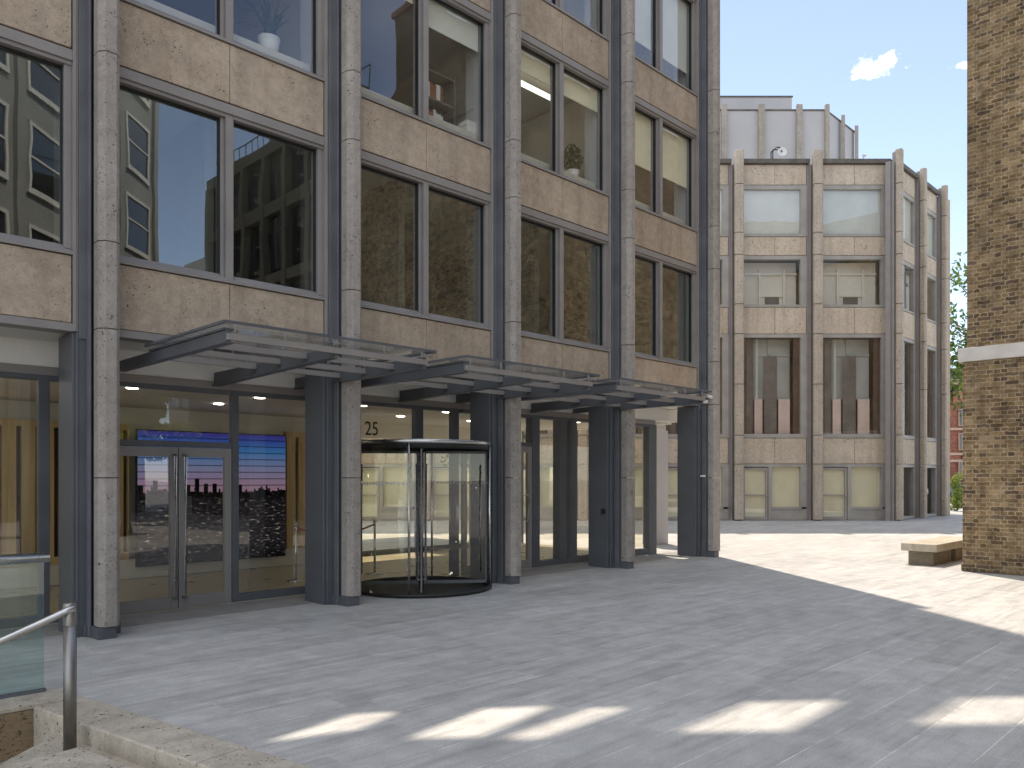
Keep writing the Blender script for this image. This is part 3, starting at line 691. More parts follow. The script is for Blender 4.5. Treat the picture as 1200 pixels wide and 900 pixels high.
# house number
tcu = bpy.data.curves.new('house_number', 'FONT'); tcu.body = '25'; tcu.size = .31; tcu.extrude = .002; tcu.align_x = 'LEFT'
to = bpy.data.objects.new('house_number', tcu); C.objects.link(to); to.parent = root
to.location = TB @ Vector((sg(426.5), GY-.02, H+.675)); to.rotation_euler = (math.radians(90),0,0); to.scale = (.86,1,1)
tcu.materials.append(M['ink'])
bpy.context.view_layer.update()
me = bpy.data.meshes.new_from_object(to.evaluated_get(bpy.context.evaluated_depsgraph_get()))
tm = bpy.data.objects.new('number_text', me); C.objects.link(tm); tm.parent = root; tm.location = to.location; tm.rotation_euler = to.rotation_euler; tm.scale = to.scale
bpy.data.objects.remove(to); tm.name = 'house_number'

# --- revolving door
rv = B(); n = 48
rv.arcwall(RX, RY, RR+.015, .06, 0, 2*math.pi, RZ, RZ+.055, 56)
rev = rv.build('revolving_door', M['inox'], root)
b = B(); b.lathe([(0,RZ+.045),(RR-.05,RZ+.045),(RR-.05,RZ-.07),(RR-.02,RZ-.075),(RR-.02,RZ-.002)], RX, RY, 48); b.build('drum_ceiling', M['black'], rev)
b = B(); b.lathe([(0,.013),(RR-.03,.013),(RR+.03,.013),(RR+.03,.055),(RR-.02,.055),(RR-.02,.018)], RX, RY, 56); b.build('floor_mat', M['black'], rev)
def ang(d): return math.radians(d)
for a0, a1 in ((ang(-42),ang(42)), (ang(138),ang(222))):
    b = B(); b.arcwall(RX, RY, RR, .012, a0, a1, .055, RZ-.0, 18); b.build('drum_glass', M['glassdrum'], rev)
    for a in (a0, a1):
        b = B(); b.tube([(RX+(RR-.006)*math.cos(a), RY+(RR-.006)*math.sin(a), .05),(RX+(RR-.006)*math.cos(a), RY+(RR-.006)*math.sin(a), RZ)], .018, 10); b.build('drum_post', M['inox'], rev)
    am = (a0+a1)/2
b = B(); b.tube([(RX,RY,.02),(RX,RY,RZ)], .035, 16); b.build('centre_post', M['inox'], rev)
for k in range(4):
    a = ang(-128.5+90*k); dx, dy = math.cos(a), math.sin(a)
    T = TB @ Matrix.Translation((RX,RY,0)) @ Matrix.Rotation(a,4,'Z')
    b = MB(T); r = RR-.05
    b.box(.045,.075,-.014,.014,.07,RZ-.08); b.box(r-.022,r,-.014,.014,.07,RZ-.08); b.box(.075,r-.022,-.012,.012,.07,.12); b.box(.075,r-.022,-.012,.012,RZ-.12,RZ-.08)
    lf = b.build('door_leaf', M['steeld'], rev, .003, 1)
    g = MB(T); g.poly([(.075,0,.12),(r-.022,0,.12),(r-.022,0,RZ-.12),(.075,0,RZ-.12)]); g.build('leaf_glass', M['glassdrum'], rev)
    for sgn in (-1,1):
        b = MB(T); b.tube([(r-.10,sgn*.018,.25),(r-.10,sgn*.07,.25),(r-.10,sgn*.07,RZ-.3),(r-.10,sgn*.018,RZ-.3)], .014, 8); b.build('push_bar', M['inox'], rev)
# dotted safety band on the glass
b = B(); k = 0
for a0, a1 in ((ang(-42),ang(42)), (ang(138),ang(222))):
    n = 26
    for j in range(n):
        q = a0+(a1-a0)*(j+.5)/n; b.arcwall(RX, RY, RR+.003, .002, q-.014, q+.014, H-.10, H-.06, 2)
b.build('safety_band', M['paper'], rev)

# --- canopies
for i in range(0, 3):
    s0, s1 = 3.50+BAY*i, 5.985+BAY*i
    cz0, cz1 = H+1.315, H+1.415
    b = B(); b.box(s0, s0+.05, 7.44, GY-.06, cz0+.02, cz1+.03); cano = b.build('canopy', M['steeld'], root, .003, 1)
    b = B(); b.box(s0-.02, s0+.08, 7.44, 9.36, cz1+.032, cz1+.052); b.build('flange', M['steeld'], cano)
    b = B(); b.box(s0-.02, s0+.08, 7.44, GY-.06, cz0+.003, cz0+.018); b.build('flange', M['steeld'], cano)
    mid = (s0+s1)/2
    b = B(); b.box(s1-.06, s1, 7.44, GY-.06, cz0-.005, cz1+.03); b.box(s1-.09, s1+.02, 7.44, GY-.06, cz0-.022, cz0-.007); b.build('rafter', M['steeld'], cano, .003, 1)
    b = B(); b.prism_s([(7.50,cz0+.01),(GY-.06,cz0-.06),(GY-.06,cz1),(7.50,cz1)], mid-.025, mid+.025)
    b.prism_s([(7.50,cz0-.012),(GY-.06,cz0-.082),(GY-.06,cz0-.064),(7.50,cz0+.006)], mid-.055, mid+.055); b.build('rafter', M['steeld'], cano, .002, 1)
    for yy in (7.43, 8.02, 8.62, 9.22):
        for (q0, q1) in ((s0+.062, mid-.028), (mid+.028, s1-.062)) if yy > 7.5 else ((s0-.0, s1+.0),):
            b = B(); b.box(q0, q1, yy-.03, yy+.005, cz0+.03, cz1-.005); b.box(q0, q1, yy+.006, yy+.04, cz1-.015, cz1-.005)
            b.build('purlin', M['steel'], cano, .003, 1)
    zg = H+1.502
    b = B(); b.box(s0-.05, s1+.05, 7.33, 9.34, zg-.008, zg+.009); b.build('glass_roof', M['canglass'], cano)
    b = B(); b.box(s0-.055, s1+.055, 7.31, 7.328, zg-.012, zg+.014)
    b.box(s0-.075, s0-.052, 7.33, 9.34, zg-.012, zg+.016); b.box(s1+.052, s1+.075, 7.33, 9.34, zg-.012, zg+.016); b.build('glass_edge', M['steeld'], cano)
    b = B()
    for q in (s0+.08, s0+.62, mid, mid+.62, s1-.08):
        for yy in (7.42, 8.6): b.tube([(q,yy,cz1-.005),(q,yy,zg-.009)], .012, 8)
    for q in (mid, s1+.0):
        b.tube([(q-.07,7.40,cz1+.055),(q+.07,7.40,cz1+.02)], .01, 6); b.tube([(q-.07,7.40,cz1+.02),(q+.07,7.40,cz1+.055)], .01, 6)
    b.build('bracket', M['steel'], cano)
# small fittings
b = B(); b.box(sL(4)-.10, sL(4)-.03, 9.24, 9.33, H+.02, H+.06) ; b.tube([(sL(4)-.07,9.2,H+1.78),(sL(4)-.07,9.06,H+1.74)], .035, 10); b.box(sL(4)-.11,sL(4)-.03,9.18,9.33,H+1.62,H+1.69); b.tube([(sL(4)-.07,9.25,H+1.69),(sL(4)-.07,9.25,H+1.78)], .012, 8)
b.build('security_camera', M['ceram'], root)
b = B(); b.box(sL(3)-.16, sL(3)-.155, 9.46, 9.54, H-.68, H-.60); b.box(sL(3)-.20, sL(3)-.16, 9.47, 9.53, H-.69, H-.59); b.build('card_reader', M['ink'], root)

# video wall in the lobby
b = MB(); sw, sz0, sz1 = 2.74, .24, 2.52
b.box(-sw/2, sw/2, .03, .10, sz0-.02, sz1+.02)
vw = b.build('video_wall', M['ink']); vw.location = U(6.34, 13.85); vw.rotation_euler = (0,0,math.radians(45))
tag(vw, 'large lit screen showing a city skyline at dusk behind the entrance doors', 'screen')
b = MB(); b.box(-sw/2+.01, sw/2-.01, .0, .028, sz0, sz1); b.build('display', M['screen'], vw)

# rope barrier behind the revolving door
def stanchion(s, y, lab):
    p = empty('rope_stanchion', U(s,y)+Vector((0,0,.012)), math.radians(45)); tag(p, lab, 'barrier post', 'posts of the rope barrier')
    b = MB(); b.lathe([(0,0),(.16,0),(.16,.015),(.03,.03),(0,.03)], 0,0,24); b.build('base', M['inox'], p)
    b = MB(); b.tube([(0,0,.03),(0,0,.92)], .02, 12); b.lathe([(0,.92),(.03,.92),(.035,.95),(.0,.98)],0,0,16); b.build('post', M['inox'], p)
stanchion(8.25, 11.7, 'steel rope post standing behind the middle of the revolving door')
stanchion(6.75, 11.8, 'steel rope post half hidden behind the stone fin by the revolving door')
A_, B_ = U(8.25,11.7), U(6.75,11.8)
b = MB(); pts = []
for k in range(13):
    t = k/12; p = A_.lerp(B_, t); p.z = .90-.16*math.sin(math.pi*t); pts.append(p)
b.tube(pts, .016, 8); o = b.build('barrier_rope', M['redrope']); tag(o, 'red rope sagging between two steel posts inside the glass entrance', 'rope')

# ------------------------------------------------------------------ things on the window sills
def leaves(b, c, r, n, size, flat=1.0, hollow=0.0):
    c = Vector(c)
    for _ in range(n):
        while True:
            d = Vector((random.uniform(-1,1),random.uniform(-1,1),random.uniform(-1,1)))
            if hollow < d.length < 1: break
        p = c+Vector((d.x*r[0], d.y*r[1], d.z*r[2]))
        a = Vector((random.gauss(0,1),random.gauss(0,1),random.gauss(0,1))).normalized(); q = a.orthogonal().normalized(); w = a.cross(q)
        th = random.uniform(0,6.28); e1 = q*math.cos(th)+w*math.sin(th); e2 = a.cross(e1); s = size*random.uniform(.6,1.3)
        b.poly([p-e1*s, p+e2*s*.45, p+e1*s, p-e2*s*.45])
def pot(b, r0, r1, h): b.lathe([(0,0),(r0,0),(r1,h),(r1-.015,h),(r1-.02,h-.03),(0,h-.03)],0,0,20)
def potted(s, y, z, r, h, kind, lab):
    p = empty('potted_plant', U(s,y)+Vector((0,0,z)), math.radians(45)); tag(p, lab, 'plant', 'pot plants behind the windows')
    b = MB(); pot(b, r*.75, r, h); b.build('pot', M['ceram'], p)
    b = MB()
    if kind == 'bush':
        leaves(b, (0,0,h+.25), (.22,.2,.26), 260, .05)
        for k in range(6): b.tube([(0,0,h-.03),(random.uniform(-.1,.1),random.uniform(-.1,.1),h+.3)], .006, 5)
    else:
        for k in range(26):
            a = random.uniform(0,6.28); l = random.uniform(.35,.6); t = random.uniform(.25,.9); pts = []
            for j in range(6):
                u_ = j/5; pts.append(Vector((math.cos(a)*l*t*u_, math.sin(a)*l*t*u_, h-.02+l*u_*(1.3-t*u_))))
            e = Vector((-math.sin(a), math.cos(a), 0))
            for j in range(5):
                w0, w1 = .02*(1-abs(j/5-.4)), .02*(1-abs((j+1)/5-.4))*(.1 if j == 4 else 1)
                b.poly([pts[j]-e*w0, pts[j]+e*w0, pts[j+1]+e*w1, pts[j+1]-e*w1])
    b.build('foliage', M['leafd'], p, fixn=False)
slab2 = fz(1, 2.302)+.40
potted(wa(0)+2.1, 9.85, slab2, .15, .24, 'spiky', 'spiky plant in a white pot behind the upper left window')
potted(wa(2)+2.15, 9.85, slab2, .13, .17, 'bush', 'bushy green plant in a white pot on the sill under the strip lamps')
# low cills that carry the plants and books
b = B()
for i in (0,1,2,3): b.box(wa(i)+.02, wb(i)-.05, 9.65, 10.04, fz(1,2.302), slab2-.001)
b.build('window_bench', M['offw'], root)
# books
def books(s, y, z, n, lab, flat=False):
    p = empty('book_row', U(s,y)+Vector((0,0,z)), math.radians(45)); p['label'] = lab; p['category'] = 'books'
    x = 0
    for k in range(n):
        t = random.uniform(.025,.06); h = random.uniform(.22,.31); b = MB()
        if flat: b.box(-.12+random.uniform(-.02,.02), .12, -.1, .1, x, x+t); x += t+.001
        else: b.box(x, x+t, -.1, .1, 0, h); x += t+.002
        b.build('book', M[random.choice(['paper','bookred','paper','ceram'])], p)
books(8.10, 10.14, slab2+.053, 8, 'upright books and files on the lower shelf in the office window')
books(8.12, 10.14, slab2+.503, 7, 'upright books and files on the upper shelf in the office window')
books(8.78, 9.80, slab2, 5, 'low pile of books lying flat beside the window reveal', True)
b = B()
for k in range(3): b.box(8.06, 8.64, 10.0, 10.3, slab2+.02+.45*k, slab2+.05+.45*k)
b.box(8.03, 8.058, 10.0, 10.3, fz(1,2.302), slab2+1.0); b.box(8.642, 8.67, 10.0, 10.3, fz(1,2.302), slab2+1.0); b.box(8.06, 8.64, 10.28, 10.3, fz(1,2.302), slab2+.95)
bs = b.build('bookcase', M['dkroom']); bs.matrix_world = root.matrix_basis.copy()
tag(bs, 'dark open bookcase standing inside the second storey office window', 'bookcase')

# ------------------------------------------------------------------ far stone block
FY = 31.75
far = empty('stone_office_block', (12,FY,0)); tag(far, 'sunlit plaza end block of pale stone fins and wide single pane windows', 'building')
TF = Matrix.Translation((-12,-FY,0))
Z = lambda py: H+(560-py)*FY/F
def far_face(T, pil, first_open=False, doors=True):
    """pil: list of (x0,x1) pilaster extents in the face frame (y=0 front, y+ into building)"""
    zt, zc = Z(174.5), Z(183)
    zj = [.03, Z(544), Z(510), Z(450), Z(391), Z(356), Z(298), Z(272), Z(215), zt]
    for (x0, x1) in pil:
        b = MB(T)
        for z0, z1 in zip(zj, zj[1:]): b.prism([(x0,.22),(x0,.05),(x0+.06,0),(x1-.06,0),(x1,.05),(x1,.22)], z0+.012, z1-.012)
        b.build('pilaster', M['farfin'], far, .012, 1)
        b = MB(T); b.box(x0+.03, x1-.03, .225, .36, 0, zt-.1); b.box(x0-.19, x1+.05, .36, .55, 0, zc-.2); b.box(x0-.10, x0-.06, .25, .36, 0, zc-.2); b.build('mullion_channel', M['steel'], far)
    for (a0, a1), (b0, b1) in zip(pil, pil[1:]):
        x0, x1 = a1+.05, b0-.19; xm = (x0+x1)/2; fw = x1-(.08 if x1-x0 < 2.3 else .24)
        for zlo, zhi in ((Z(212.5),Z(189)), (Z(296),Z(274.5)), (Z(389),Z(358)), (Z(543),Z(513))):
            b = MB(T); b.box(x0, xm-.008, .36, .46, zlo, zhi); b.box(xm+.008, x1-.02, .36, .46, zlo, zhi); b.build('spandrel', M['farpanel'], far)
        b = MB(T); b.box(x0-.1, x1+.1, .24, .6, Z(188), zc); b.build('parapet_coping', M['coping'], far)
        for n_, (zlo, zhi) in enumerate(((Z(508),Z(393.6)), (Z(354.5),Z(301)), (Z(270.5),Z(218)))):
            b = MB(T)
            lo_b = (Z(512.5), Z(357.5), Z(274))[n_]; hi_b = (Z(389.5), Z(296.5), Z(213))[n_]
            b.box(x0, x1, .37, .56, lo_b, zlo); b.box(x0, x1, .37, .56, zhi, hi_b); b.box(fw, x1, .37, .56, zlo, zhi); b.box(x0, x0+.03, .40, .56, zlo, zhi)
            b.box(x0, x1, .335, .37, lo_b, lo_b+.05)
            w = b.build('window', M['farsteel'], far)
            g = MB(T); g.poly([(x0+.03,.43,zlo),(fw,.43,zlo),(fw,.43,zhi),(x0+.03,.43,zhi)]); g.build('pane', M['glassfart' if n_ == 0 else 'glassfar'], w)
            if n_ == 2:
                b = MB(T); b.box(x0, fw, .50, .51, zlo, zhi); b.build('blind', M['paleblind'], w)
            if n_ == 1:
                b = MB(T); wd = fw-x0
                b.box(x0, fw, .9, .94, zlo, zhi); b.box(x0+wd*.33, x0+wd*.37, .8, .898, zlo, zhi-.3); b.box(x0+wd*.76, x0+wd*.80, .8, .898, zlo, zhi-.25)
                b.box(x0, fw, .82, .899, zhi-.52, zhi-.42); b.box(x0+wd*.37, x0+wd*.76, .84, .898, zlo+.42, zlo+.5)
                b.build('inner_screen', M['white'], w)
                b = MB(T); b.box(x0+wd*.45, x0+wd*.70, .88, .899, zlo, zlo+.40); b.build('inner_opening', M['steeld'], w)
            if n_ == 0:
                wd = fw-x0; rnd = random.Random(int(x0*7))
                b = MB(T); b.box(x0, x0+wd*.08, .52, .6, zlo, zhi); b.box(fw-wd*.10, fw, .52, .6, zlo, zhi); b.build('timber_panel', M['redw'], w)
                def folds(u0, u1, z0_, z1_, mat):
                    b = MB(T); k = max(4, int((u1-u0)/.07)); prev = None
                    for j in range(k+1):
                        x = u0+(u1-u0)*j/k; y = .68+.05*(j % 2)+.02*rnd.random(); cur = (b.v((x,y,z0_)), b.v((x,y,z1_)))
                        if prev: b._f([prev[0],cur[0],cur[1],prev[1]], True)
                        prev = cur
                    b.build('curtain', M[mat], w, fixn=False)
                zm = zlo+(zhi-zlo)*.37
                b = MB(T); b.box(x0+wd*.09, fw-wd*.12, 0.85, .9, zm, zhi); b.box(x0+wd*.5-.03, x0+wd*.5+.03, .80, .85, zm, zhi); b.box(x0+wd*.09, fw-wd*.12, .80, .85, zm+(zhi-zm)*.72, zm+(zhi-zm)*.75); b.build('inner_screen', M['greyscreen'], w)
                folds(x0+wd*.10, x0+wd*.22, zlo, zhi, 'dcurt'); folds(x0+wd*.24, x0+wd*.38, zlo, zm, 'pink'); folds(x0+wd*.41, x0+wd*.64, zlo, zlo+(zhi-zlo)*.82, 'dcurt'); folds(x0+wd*.66, x0+wd*.86, zlo, zm, 'pink')
                folds(x0+wd*.26, x0+wd*.30, zm+.01, zhi, 'paleblind')
        # ground storey
        b = MB(T); zg0, zg1 = .02, Z(547)
        b.box(x0, x1, .37, .56, Z(547), Z(543.5))
        if doors:
            dx = x0+(x1-x0)*.40
            b.box(dx, dx+.14, .37, .56, zg0, zg1); b.box(dx+.14, x1, .39, .5, zg0, Z(597)); b.box(dx+.14, fw+.04, .36, .56, Z(597), Z(594.5)); b.box(fw, x1, .37, .56, Z(594.5), zg1)
            w = b.build('ground_window', M['farsteel'], far)
            g = MB(T); g.poly([(dx+.14,.5,Z(595)),(fw,.5,Z(595)),(fw,.5,zg1),(dx+.14,.5,zg1)]); g.build('pane', M['glassfar'], w)
            b = MB(T); b.box(dx+.14, fw, .53, .54, Z(596), zg1); b.build('blind', M['yelblind'], w)
            b = MB(T); zd = zg1-.03
            b.box(x0+.01, x0+.09, .40, .47, zg0, zd); b.box(dx-.10, dx-.02, .40, .47, zg0, zd); b.box(x0+.09, dx-.10, .40, .47, zd-.09, zd); b.box(x0+.09, dx-.10, .40, .47, zg0, zg0+.12); b.box(x0+.09, dx-.10, .41, .46, 1.0, 1.04)
            d = b.build('garden_door', M['farsteel'], far)
            g = MB(T); g.poly([(x0+.09,.44,zg0+.12),(dx-.10,.44,zg0+.12),(dx-.10,.44,zd-.09),(x0+.09,.44,zd-.09)]); g.build('pane', M['glassfar'], d)
            b = MB(T); b.box(x0+.05, dx-.05, .49, .50, zg0, zd); b.build('blind', M['yelblind'], d)
            b = MB(T); b.box(dx-.085, dx-.035, .36, .40, .98, 1.08); b.build('door_handle', M['inox'], d)
        else:
            b.box(x0, x1, .37, .56, zg0, zg0+.10); b.box(fw, x1, .37, .56, zg0+.1, zg1); w = b.build('ground_window', M['farsteel'], far)
            g = MB(T); g.poly([(x0,.5,zg0+.1),(fw,.5,zg0+.1),(fw,.5,zg1),(x0,.5,zg1)]); g.build('pane', M['glassfart'], w)
PF = [(-6.8,-6.44),(-3.64,-3.28),(-.48,-.12),(2.66,3.02),(5.80,6.16),(8.945,9.30),(12.11,12.47),(15.38,15.68)]
far_face(TF @ Matrix.Translation((0,FY,0)), PF)
cr = Vector((15.66, FY, 0))
TC = TF @ Matrix.Translation(cr) @ Matrix.Rotation(math.radians(45),4,'Z')
far_face(TC, [(-.22,.08),(2.60,2.88),(5.40,5.68)], doors=False)
# inside and body of the far block
b = MB(TF)
for za, zb_ in ((Z(545)-.05,Z(511)), (Z(391),Z(357)), (Z(298),Z(272)), (Z(214),Z(190))): b.prism([(-6.6,FY+.62),(15.4,FY+.62),(19.0,FY+4.2),(19.0,FY+12),(-6.6,FY+12)], za, zb_)
b.build('floor_slab', M['offw'], far)
b = MB(TF); b.box(-6.6, 19.0, FY+4.6, FY+4.8, 0, Z(545)); b.box(-6.6, 19.0, FY+4.6, FY+4.8, Z(510), Z(392)); b.build('room_wall', M['dkroom'], far)
b = MB(TF); b.box(-6.6, 19.0, FY+4.6, FY+4.8, Z(356), Z(299)); b.box(-6.6, 19.0, FY+4.6, FY+4.8, Z(271), Z(215)); b.build('room_wall', M['white'], far)
b = MB(TF); b.box(-6.6, 19.9, FY+12, FY+12.2, 0, Z(190)); b.box(-6.9, -6.6, FY+.6, FY+12, 0, Z(190)); b.box(19.62, 19.9, FY+4.3, FY+12, 0, Z(190)); b.build('outer_wall', M['farpanel'], far)
# plant room on the roof
PY = 36.5; k = PY/F; zp = lambda py: H+(560-py)*k
b = MB(TF); b.prism([(3,PY),(14.43,PY),(16.75,PY+2.32),(16.75,PY+9),(3,PY+9)], Z(190), zp(130)); b.build('plant_room', M['lead'], far)
b = MB(TF); b.prism([(3,PY-.03),(14.44,PY-.03),(16.78,PY+2.30),(16.78,PY+9.03),(3,PY+9.03)], zp(130)+.002, zp(129)+.03); b.build('roof_edge', M['coping'], far)
b = MB(TF)
for px0, px1 in ((802,809),(845,851),(888,895),(932.5,939),(966,970.5)):
    x0, x1 = (px0-600)*k, (px1-600)*k; b.box(x0, x1, PY-.18, PY-.031, Z(189), zp(124))
for d in (1.12, 2.24):
    p = (14.43+d+.09, PY+d-.09); b.prism([(p[0]-.12,p[1]-.12),(p[0]+.06,p[1]-.12),(p[0]+.12,p[1]+.10),(p[0]-.02,p[1]+.06)], Z(189), zp(124))
b.build('roof_fin', M['rooffin'], far)
b = MB(TF); b.box(3, (928-600)/F*38, 38, 44, zp(131), H+(560-114)*38/F); b.build('lift_housing', M['lead'], far)
b = MB(TF); b.box(3, (928-600)/F*38+.04, 37.96, 44.04, H+(560-114)*38/F+.002, H+(560-112.5)*38/F); b.build('roof_edge', M['coping'], far)
# satellite dish and roof lamp
dp = at(909, 183, 32.15); dish = empty('satellite_dish', (dp.x,dp.y,Z(183))); tag(dish, 'white satellite dish on a bent black tube frame on the stone parapet', 'satellite dish')
b = MB(); h = .62
for yy in (0,.22): b.tube([(-.12,yy,0),(-.12,yy,.40),(.02,yy,h-.1),(.18,yy,h-.1)], .025, 8)
b.tube([(-.12,0,.4),(-.12,.22,.4)], .02, 6); b.tube([(.18,0,h-.1),(.18,.22,h-.1)], .02, 6)
b.build('bracket', M['ink'], dish)
b = MB(Matrix.Translation((.26,-.02,.34)) @ Matrix.Rotation(math.radians(80),4,'X')); b.lathe([(0,-.07),(.09,-.055),(.18,-.01),(.19,.0),(.18,.0),(.09,-.04),(0,-.055)],0,0,28); b.build('reflector', M['ceram'], dish)
b = MB(); b.tube([(.26,0,.34),(.18,.1,h-.1)], .02, 6); b.build('arm', M['ink'], dish)
rl = at(1012, 184, 32.15); lamp = empty('roof_camera', (rl.x,rl.y,Z(183))); tag(lamp, 'small white security camera on the parapet near the corner fin', 'camera')
b = MB(); b.tube([(0,0,0),(0,0,.16)], .02, 8); b.build('stem', M['ceram'], lamp)
b = MB(); b.tube([(-.06,-.1,.14),(.13,.1,.24)], .05, 10); b.build('housing', M['ceram'], lamp)
# white entry panel on the far chamfer
ep = MB(TC); ep.box(3.92, 4.0, .33, .368, 1.02, 1.24); ep.build('entry_panel', M['ceram'], far)

# ------------------------------------------------------------------ brick building on the right
BC = Vector((8.30,14.63,0)); BA = math.radians(-45)
bk = empty('brick_building', BC, BA); tag(bk, 'old yellow brown stock brick building with a white stone band at right', 'building')
# local x: along the shaded front (towards the camera), local y: along the sunlit flank
ZB = 4.10
def wall_with_roof():
    b = MB(); b.prism([(0,0),(9.6,0),(9.6,14),(0,14)], 0, ZB-.25); b.build('wall', M['brick'], bk, .02, 2)
    b = MB(); b.prism([(.06,.06),(9.5,.06),(9.5,13.9),(.06,13.9)], ZB, 12.9); b.build('wall', M['brick'], bk, .015, 2)
    b = MB(); x = -.06
    while x < 9.6:
        b.box(x, min(x+1.35,9.66), -.06, .4, ZB-.25, ZB); x += 1.356
    y = .404
    while y < 14: b.box(-.06, .4, y, min(y+1.35,14), ZB-.25, ZB); y += 1.356
    b.box(.402, 9.4, .402, 13.9, ZB-.24, ZB-.01)
    b.build('stone_band', M['whitestone'], bk, .012, 2)
    b = MB(); b.box(-.02, 9.6, -.022, .3, 0, .16); b.box(-.022, .3, .3, 14, 0, .16); b.build('footing', M['brick'], bk, .03, 2)
    b = MB()
    b.prism_s([(0,0),(1,0)],0,1) if False else None
    v = [(0.0,0.0,12.9),(9.55,0.0,12.9),(9.55,14,12.9),(0,14,12.9)]
    r0, r1 = (4.8,0.0,16.6), (4.8,14,16.6)
    b.poly([v[0],r0,r1,v[3]]); b.poly([v[1],v[2],r1,r0]); b.poly([v[0],v[1],r0]); b.poly([v[2],v[3],r1]); b.poly(v)
    b.build('roof', M['slate'], bk)
    b = MB(); b.poly([(.06,-.03,12.9),(9.5,-.03,12.9),(4.8,-.03,16.5)]); b.poly([(.06,.1,12.9),(4.8,.1,16.5),(9.5,.1,12.9)]); b.build('gable', M['brick'], bk, fixn=False)
    b = MB(); b.box(5.6, 7.4, .2, 1.0, 13.5, 17.4); ch = b.build('chimney', M['brick'], bk)
    b = MB(); b.box(5.5, 7.5, .1, 1.1, 17.402, 17.6)
    for kx in range(5): b.lathe([(.13,17.6),(.11,18.2),(.14,18.25),(.09,18.25),(.09,17.6)], 5.85+.33*kx, .6, 14)
    b.build('chimney_pot', M['pots'], ch)
wall_with_roof()
def sash(T, x, z, w=1.05, h=1.9):
    b = MB(T); b.box(x, x+w, -.045, -.002, z-.10, z); b.box(x, x+.07, -.03, .07, z, z+h); b.box(x+w-.07, x+w, -.03, .07, z, z+h); b.box(x+.07, x+w-.07, -.03, .07, z+h-.08, z+h); b.box(x+.07, x+w-.07, -.02, .06, z+h*.5-.03, z+h*.5+.03); b.box(x+w/2-.015, x+w/2+.015, -.01, .05, z, z+h)
    fr = b.build('window', M['ceram'], bk)
    g = MB(T); g.poly([(x+.07,-.012,z),(x+w-.07,-.012,z),(x+w-.07,-.012,z+h-.08),(x+.07,-.012,z+h-.08)]); g.build('pane', M['pane_dark'], fr)
m, t, N, L = nt('dark_sash_glass'); M['pane_dark'] = finish(m, N, L, (.02,.022,.025), .04, 0, spec=.8)


# stone bench
bp = gp(1097.8, 655); e0 = Vector((8.21,15.34,0))
bn = empty('stone_bench', e0, math.radians(45)); tag(bn, 'pale stone slab bench on a low block beside the brick wall', 'bench')
b = MB()
b.prism([(0,0),(2.6,0),(2.6,.66),(0,.66)], .275, .425); b.build('seat', M['benchst'], bn, .012, 2)
b = MB(); b.box(.12, .92, .10, .56, 0, .272); b.box(.94, 1.35, .13, .54, 0, .27); b.box(1.55, 2.4, .1, .56, 0, .27); b.build('base', M['benchbase'], bn, .01, 1)

# ------------------------------------------------------------------ buildings mirrored in the glass
dk = empty('dark_office_building', Vector((BC.x,BC.y,0))+Vector((1,-1,0)).normalized()*9.8, BA); tag(dk, 'dark stone office building mirrored in the first floor window beside the left fin', 'building')
DW = 13.2
b = MB(); b.box(0, DW, .8, 9, 0, 16.0); b.build('wall', M['darkstone'], dk)
b = MB(); b.box(DW+.002, DW+7, 2.2, 9, 0, 13.6); wg = b.build('rear_wing', M['offw'], dk)
for z in (2.2, 5.6, 9.2):
    for k in range(4):
        b = MB(); b.box(DW+.5+1.6*k, DW+1.6+1.6*k, 2.13, 2.198, z, z+2.2); b.build('window', M['pane_dark'], wg)
b = MB(); b.box(-.05, DW+.05, .6, .8, 0, .8)
for z in (3.2, 6.6, 9.9, 13.0, 15.6): b.box(-.05, DW+.05, .45, .798, z, z+.5)
for k in range(8): b.box(-.05+1.86*k, .25+1.86*k, .4, .799, .8, 15.6)
b.build('stone_frame', M['darkstone'], dk)
for z in (1.0, 3.9, 7.25, 10.6, 13.6):
    for k in range(7):
        x = .34+1.86*k; hh = 2.4 if z < 13 else 1.7
        b = MB(); b.box(x, x+1.4, .70, .798, z, z+hh)
        w = b.build('window', M['ink'], dk)
        g = MB(); g.poly([(x+.06,.69,z+.06),(x+.68,.69,z+.06),(x+.68,.69,z+hh-.06),(x+.06,.69,z+hh-.06)]); g.poly([(x+.72,.69,z+.06),(x+1.34,.69,z+.06),(x+1.34,.69,z+hh-.06),(x+.72,.69,z+hh-.06)]); g.build('pane', M['pane_dark'], w)
b = MB(); b.box(6.5, 10.8, 2.5, 7.5, 16.002, 18.4); b.build('roof_room', M['darkstone'], dk)
b = MB()
for k in range(24): b.box(.1+.55*k, .13+.55*k, .9, .93, 16.0, 17.0)
b.box(.1, DW, .9, .93, 17.0, 17.04); b.build('roof_railing', M['steeld'], dk)
cm = empty('cream_stone_building', Vector((26.6,-4.6,0)), math.radians(180)); tag(cm, 'cream stone building with white framed windows mirrored at the left of the first floor glass', 'building')
b = MB(); b.box(0, 15, .0, 9, 0, 24); b.build('wall', M['creamst'], cm)
b = MB(); 
for k in range(5): b.box(-.1+3.6*k, .3+3.6*k, -.16, -.002, 0, 24)
b.build('stone_rib', M['creamst'], cm)
